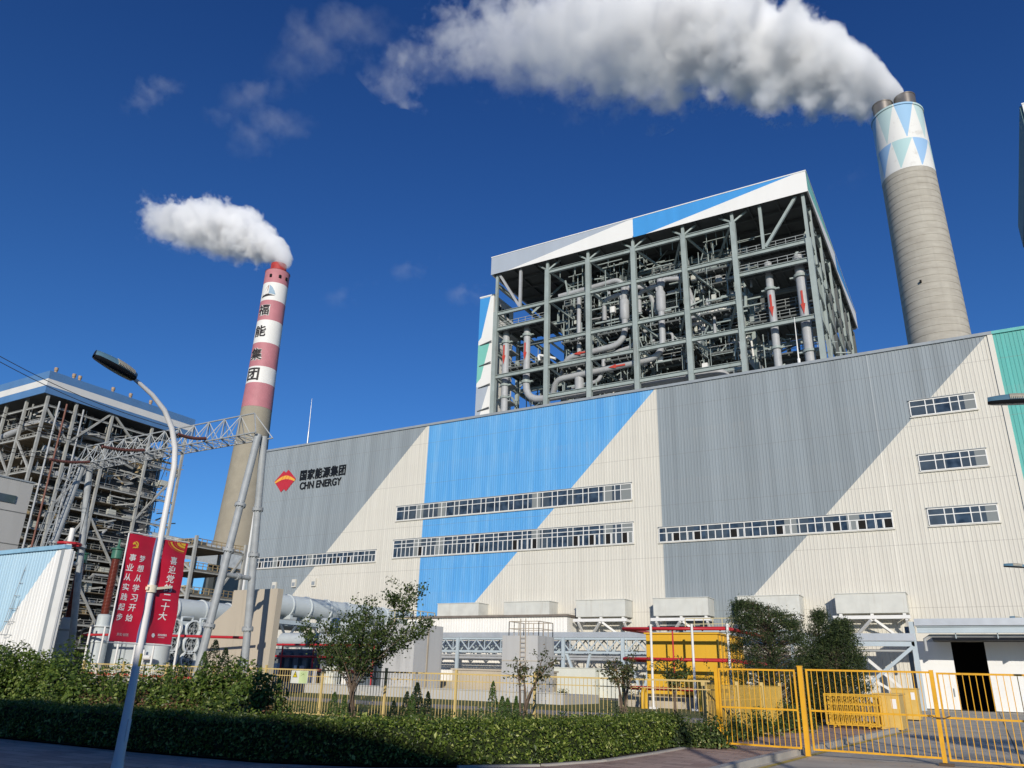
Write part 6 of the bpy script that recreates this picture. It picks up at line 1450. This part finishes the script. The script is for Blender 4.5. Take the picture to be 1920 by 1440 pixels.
tree_px('pruned_tree', 'crooked bare stemmed tree with few leaves in front of the ladder wall', 19.4, (978, 1348), [[(975, 1300), (972, 1262), (975, 1255)], [(985, 1300), (982, 1270), (990, 1252)], [(990, 1310), (1003, 1285), (1010, 1260), (1018, 1228)], [(992, 1310), (1004, 1282), (1018, 1262), (1032, 1245)]], 5, .09, sparse, 9, .05, .085, group='small pruned trees by the fence', depth=.4)
tree_px('pruned_tree', 'twin stemmed small tree left of the yellow enclosure', 20.4, (1168, 1345), [[(1162, 1300), (1152, 1265), (1140, 1242)], [(1163, 1300), (1156, 1262), (1152, 1238)], [(1175, 1300), (1178, 1265), (1186, 1245)], [(1176, 1300), (1184, 1270), (1192, 1252)], [(1172, 1300), (1170, 1270), (1172, 1248)]], 7, .085, sparse, 10, .04, .08, group='small pruned trees by the fence', depth=.4)
tree_px('pruned_tree', 'small tree with a round leafy top in front of the yellow enclosure', 24., (1262, 1345), [[(1264, 1310), (1256, 1270), (1262, 1245)], [(1266, 1308), (1258, 1280), (1252, 1262)], [(1266, 1308), (1276, 1275), (1283, 1250)], [(1266, 1308), (1270, 1270), (1272, 1240)]], 9, .095, crape, 11, .035, .1, group='small pruned trees by the fence', depth=.3)
tree_px('pruned_tree', 'thin bare sapling between the yellow enclosure and the gate post', 24.4, (1332, 1345), [[(1331, 1315), (1322, 1290), (1318, 1278)], [(1331, 1315), (1340, 1292), (1346, 1272)], [(1331, 1312), (1330, 1285), (1328, 1262)]], 4, .08, sparse, 12, .03, .06, group='small pruned trees by the fence', depth=.2)
# feathery conifers behind the gate
con = leafmat('conifer_spray', (.012, .026, .010), (.055, .085, .025), (.11, .14, .04), .15, .6)
def conifer(label, px, base, top, Y, outline, n, seed):
    """outline: (height fraction, left px, right px) measured in the photo; sprays fill branches inside it"""
    g = np.random.default_rng(seed); b0 = PY(px, base, Y); h0 = .05; tp = PY(px, top, Y); H_ = float(tp[2]); t = thing('conifer', label, 'conifer', (float(b0[0]), Y, 0), 'dark conifers behind the gate'); cx_ = float(tp[0])
    w = MB().tube([(float(b0[0]), Y, 0), (cx_ * .5 + float(b0[0]) * .5 + .1, Y, H_ * .5), (cx_, Y, H_ * .97)], [.13, .09, .02], 8); P, D = [], []
    hs_ = [o_[0] for o_ in outline]; zl = [float(PY(o_[1], base + (top - base) * o_[0], Y)[0]) for o_ in outline]; zr = [float(PY(o_[2], base + (top - base) * o_[0], Y)[0]) for o_ in outline]
    nb = int(n / 42)
    for k in range(nb):
        f = g.uniform(.04, 1.0); z = H_ * f; xl, xr = np.interp(f, hs_, zl), np.interp(f, hs_, zr); mid = (xl + xr) / 2; half = (xr - xl) / 2
        a = g.uniform(0, 6.28); r = half * g.uniform(.45, 1.0) ** .6; e_ = Vector((mid + r * math.cos(a), Y + r * .8 * math.sin(a), z)); s_ = Vector((cx_ * .6 + mid * .4, Y, max(.1, z - r * .35)))
        w.tube([s_, s_.lerp(e_, .6) + Vector((0, 0, .05)), e_], [.022, .012, .004], 5)
        q = g.normal(0, .16, (60, 3)) * np.array([1.15, 1.15, .7]); P.append(np.array(e_) + q); D.append(q / (np.linalg.norm(q, axis=1)[:, None] + 1e-6) + np.array([0, 0, .4]))
    w.build('trunk', bark, t); leaf_object('crown', np.concatenate(P), np.concatenate(D), .13, con, t, .24, seed, .9)
conifer('dark feathery conifer behind the gate panel, broad and tallest at its left', 1440, 1345, 1128, 38, [(.0, 1420, 1470), (.12, 1385, 1500), (.3, 1372, 1520), (.5, 1370, 1526), (.7, 1372, 1520), (.85, 1374, 1505), (.94, 1374, 1440), (1, 1380, 1405)], 21000, 31)
conifer('slim pale topped conifer between the broad one and the low one', 1533, 1345, 1148, 40.5, [(.0, 1510, 1560), (.2, 1480, 1590), (.5, 1482, 1582), (.75, 1506, 1562), (.9, 1526, 1544), (1, 1533, 1538)], 11000, 32)
conifer('low spreading conifer behind the barrier stack', 1565, 1345, 1165, 39.5, [(.0, 1520, 1600), (.15, 1490, 1620), (.35, 1488, 1632), (.55, 1500, 1628), (.75, 1535, 1608), (.9, 1555, 1594), (1, 1570, 1582)], 18000, 33)
for k, (px, Y, rx, h, nm) in enumerate(((1380, 24.5, .6, .75, 'weedy shrub behind the fixed gate panel'), (1425, 27, .7, .8, 'weedy shrub at the older inner fence'), (1480, 30, .8, 1.0, 'weedy shrub at the foot of the conifers'), (1505, 33, .6, .8, 'weedy shrub left of the barrier stack'))):
    c = PY(px, 1340, Y); shrub('low_shrub', nm, (float(c[0]), Y, .02), rx, .7, h, 700, midleaf, .09, 150 + k)
for k, (x, y) in enumerate(((-24, 60), (-22, 57), (-31, 62))): shrub('low_shrub', ['weed clump at the cabinet foot', 'weed clump on the lawn left of the yellow enclosure', 'weed clump beside the rack leg'][k], (x, y, .02), .8, .5, .7, 300, midleaf, .12, 170 + k)
# a few fallen leaves on the pavement and driveway
lp_ = np.column_stack([NR.uniform(-20, 3, 420), NR.uniform(6, 22, 420), np.full(420, .036)]); lp_[lp_[:, 0] > -4.7, 2] = .006
leaf_object('fallen_leaves', lp_, np.tile([0, 0, 6.], (420, 1)), .055, leafmat('dry_leaf', (.16, .09, .03), (.34, .22, .08), None, .1, .7), None, .5, 77, .5, kind='stuff')
# grass blades on the lawn strips
gp = np.column_stack([NR.uniform(-32, -8, 9000), NR.uniform(22.8, 33, 9000), NR.uniform(.02, .09, 9000)])
leaf_object('lawn_grass', gp, np.tile([1, 0, .2], (9000, 1)), .12, leafmat('grass_blade', (.05, .075, .015), (.15, .17, .04), (.26, .23, .09), .3, .5), None, .18, 5, .8, kind='stuff')
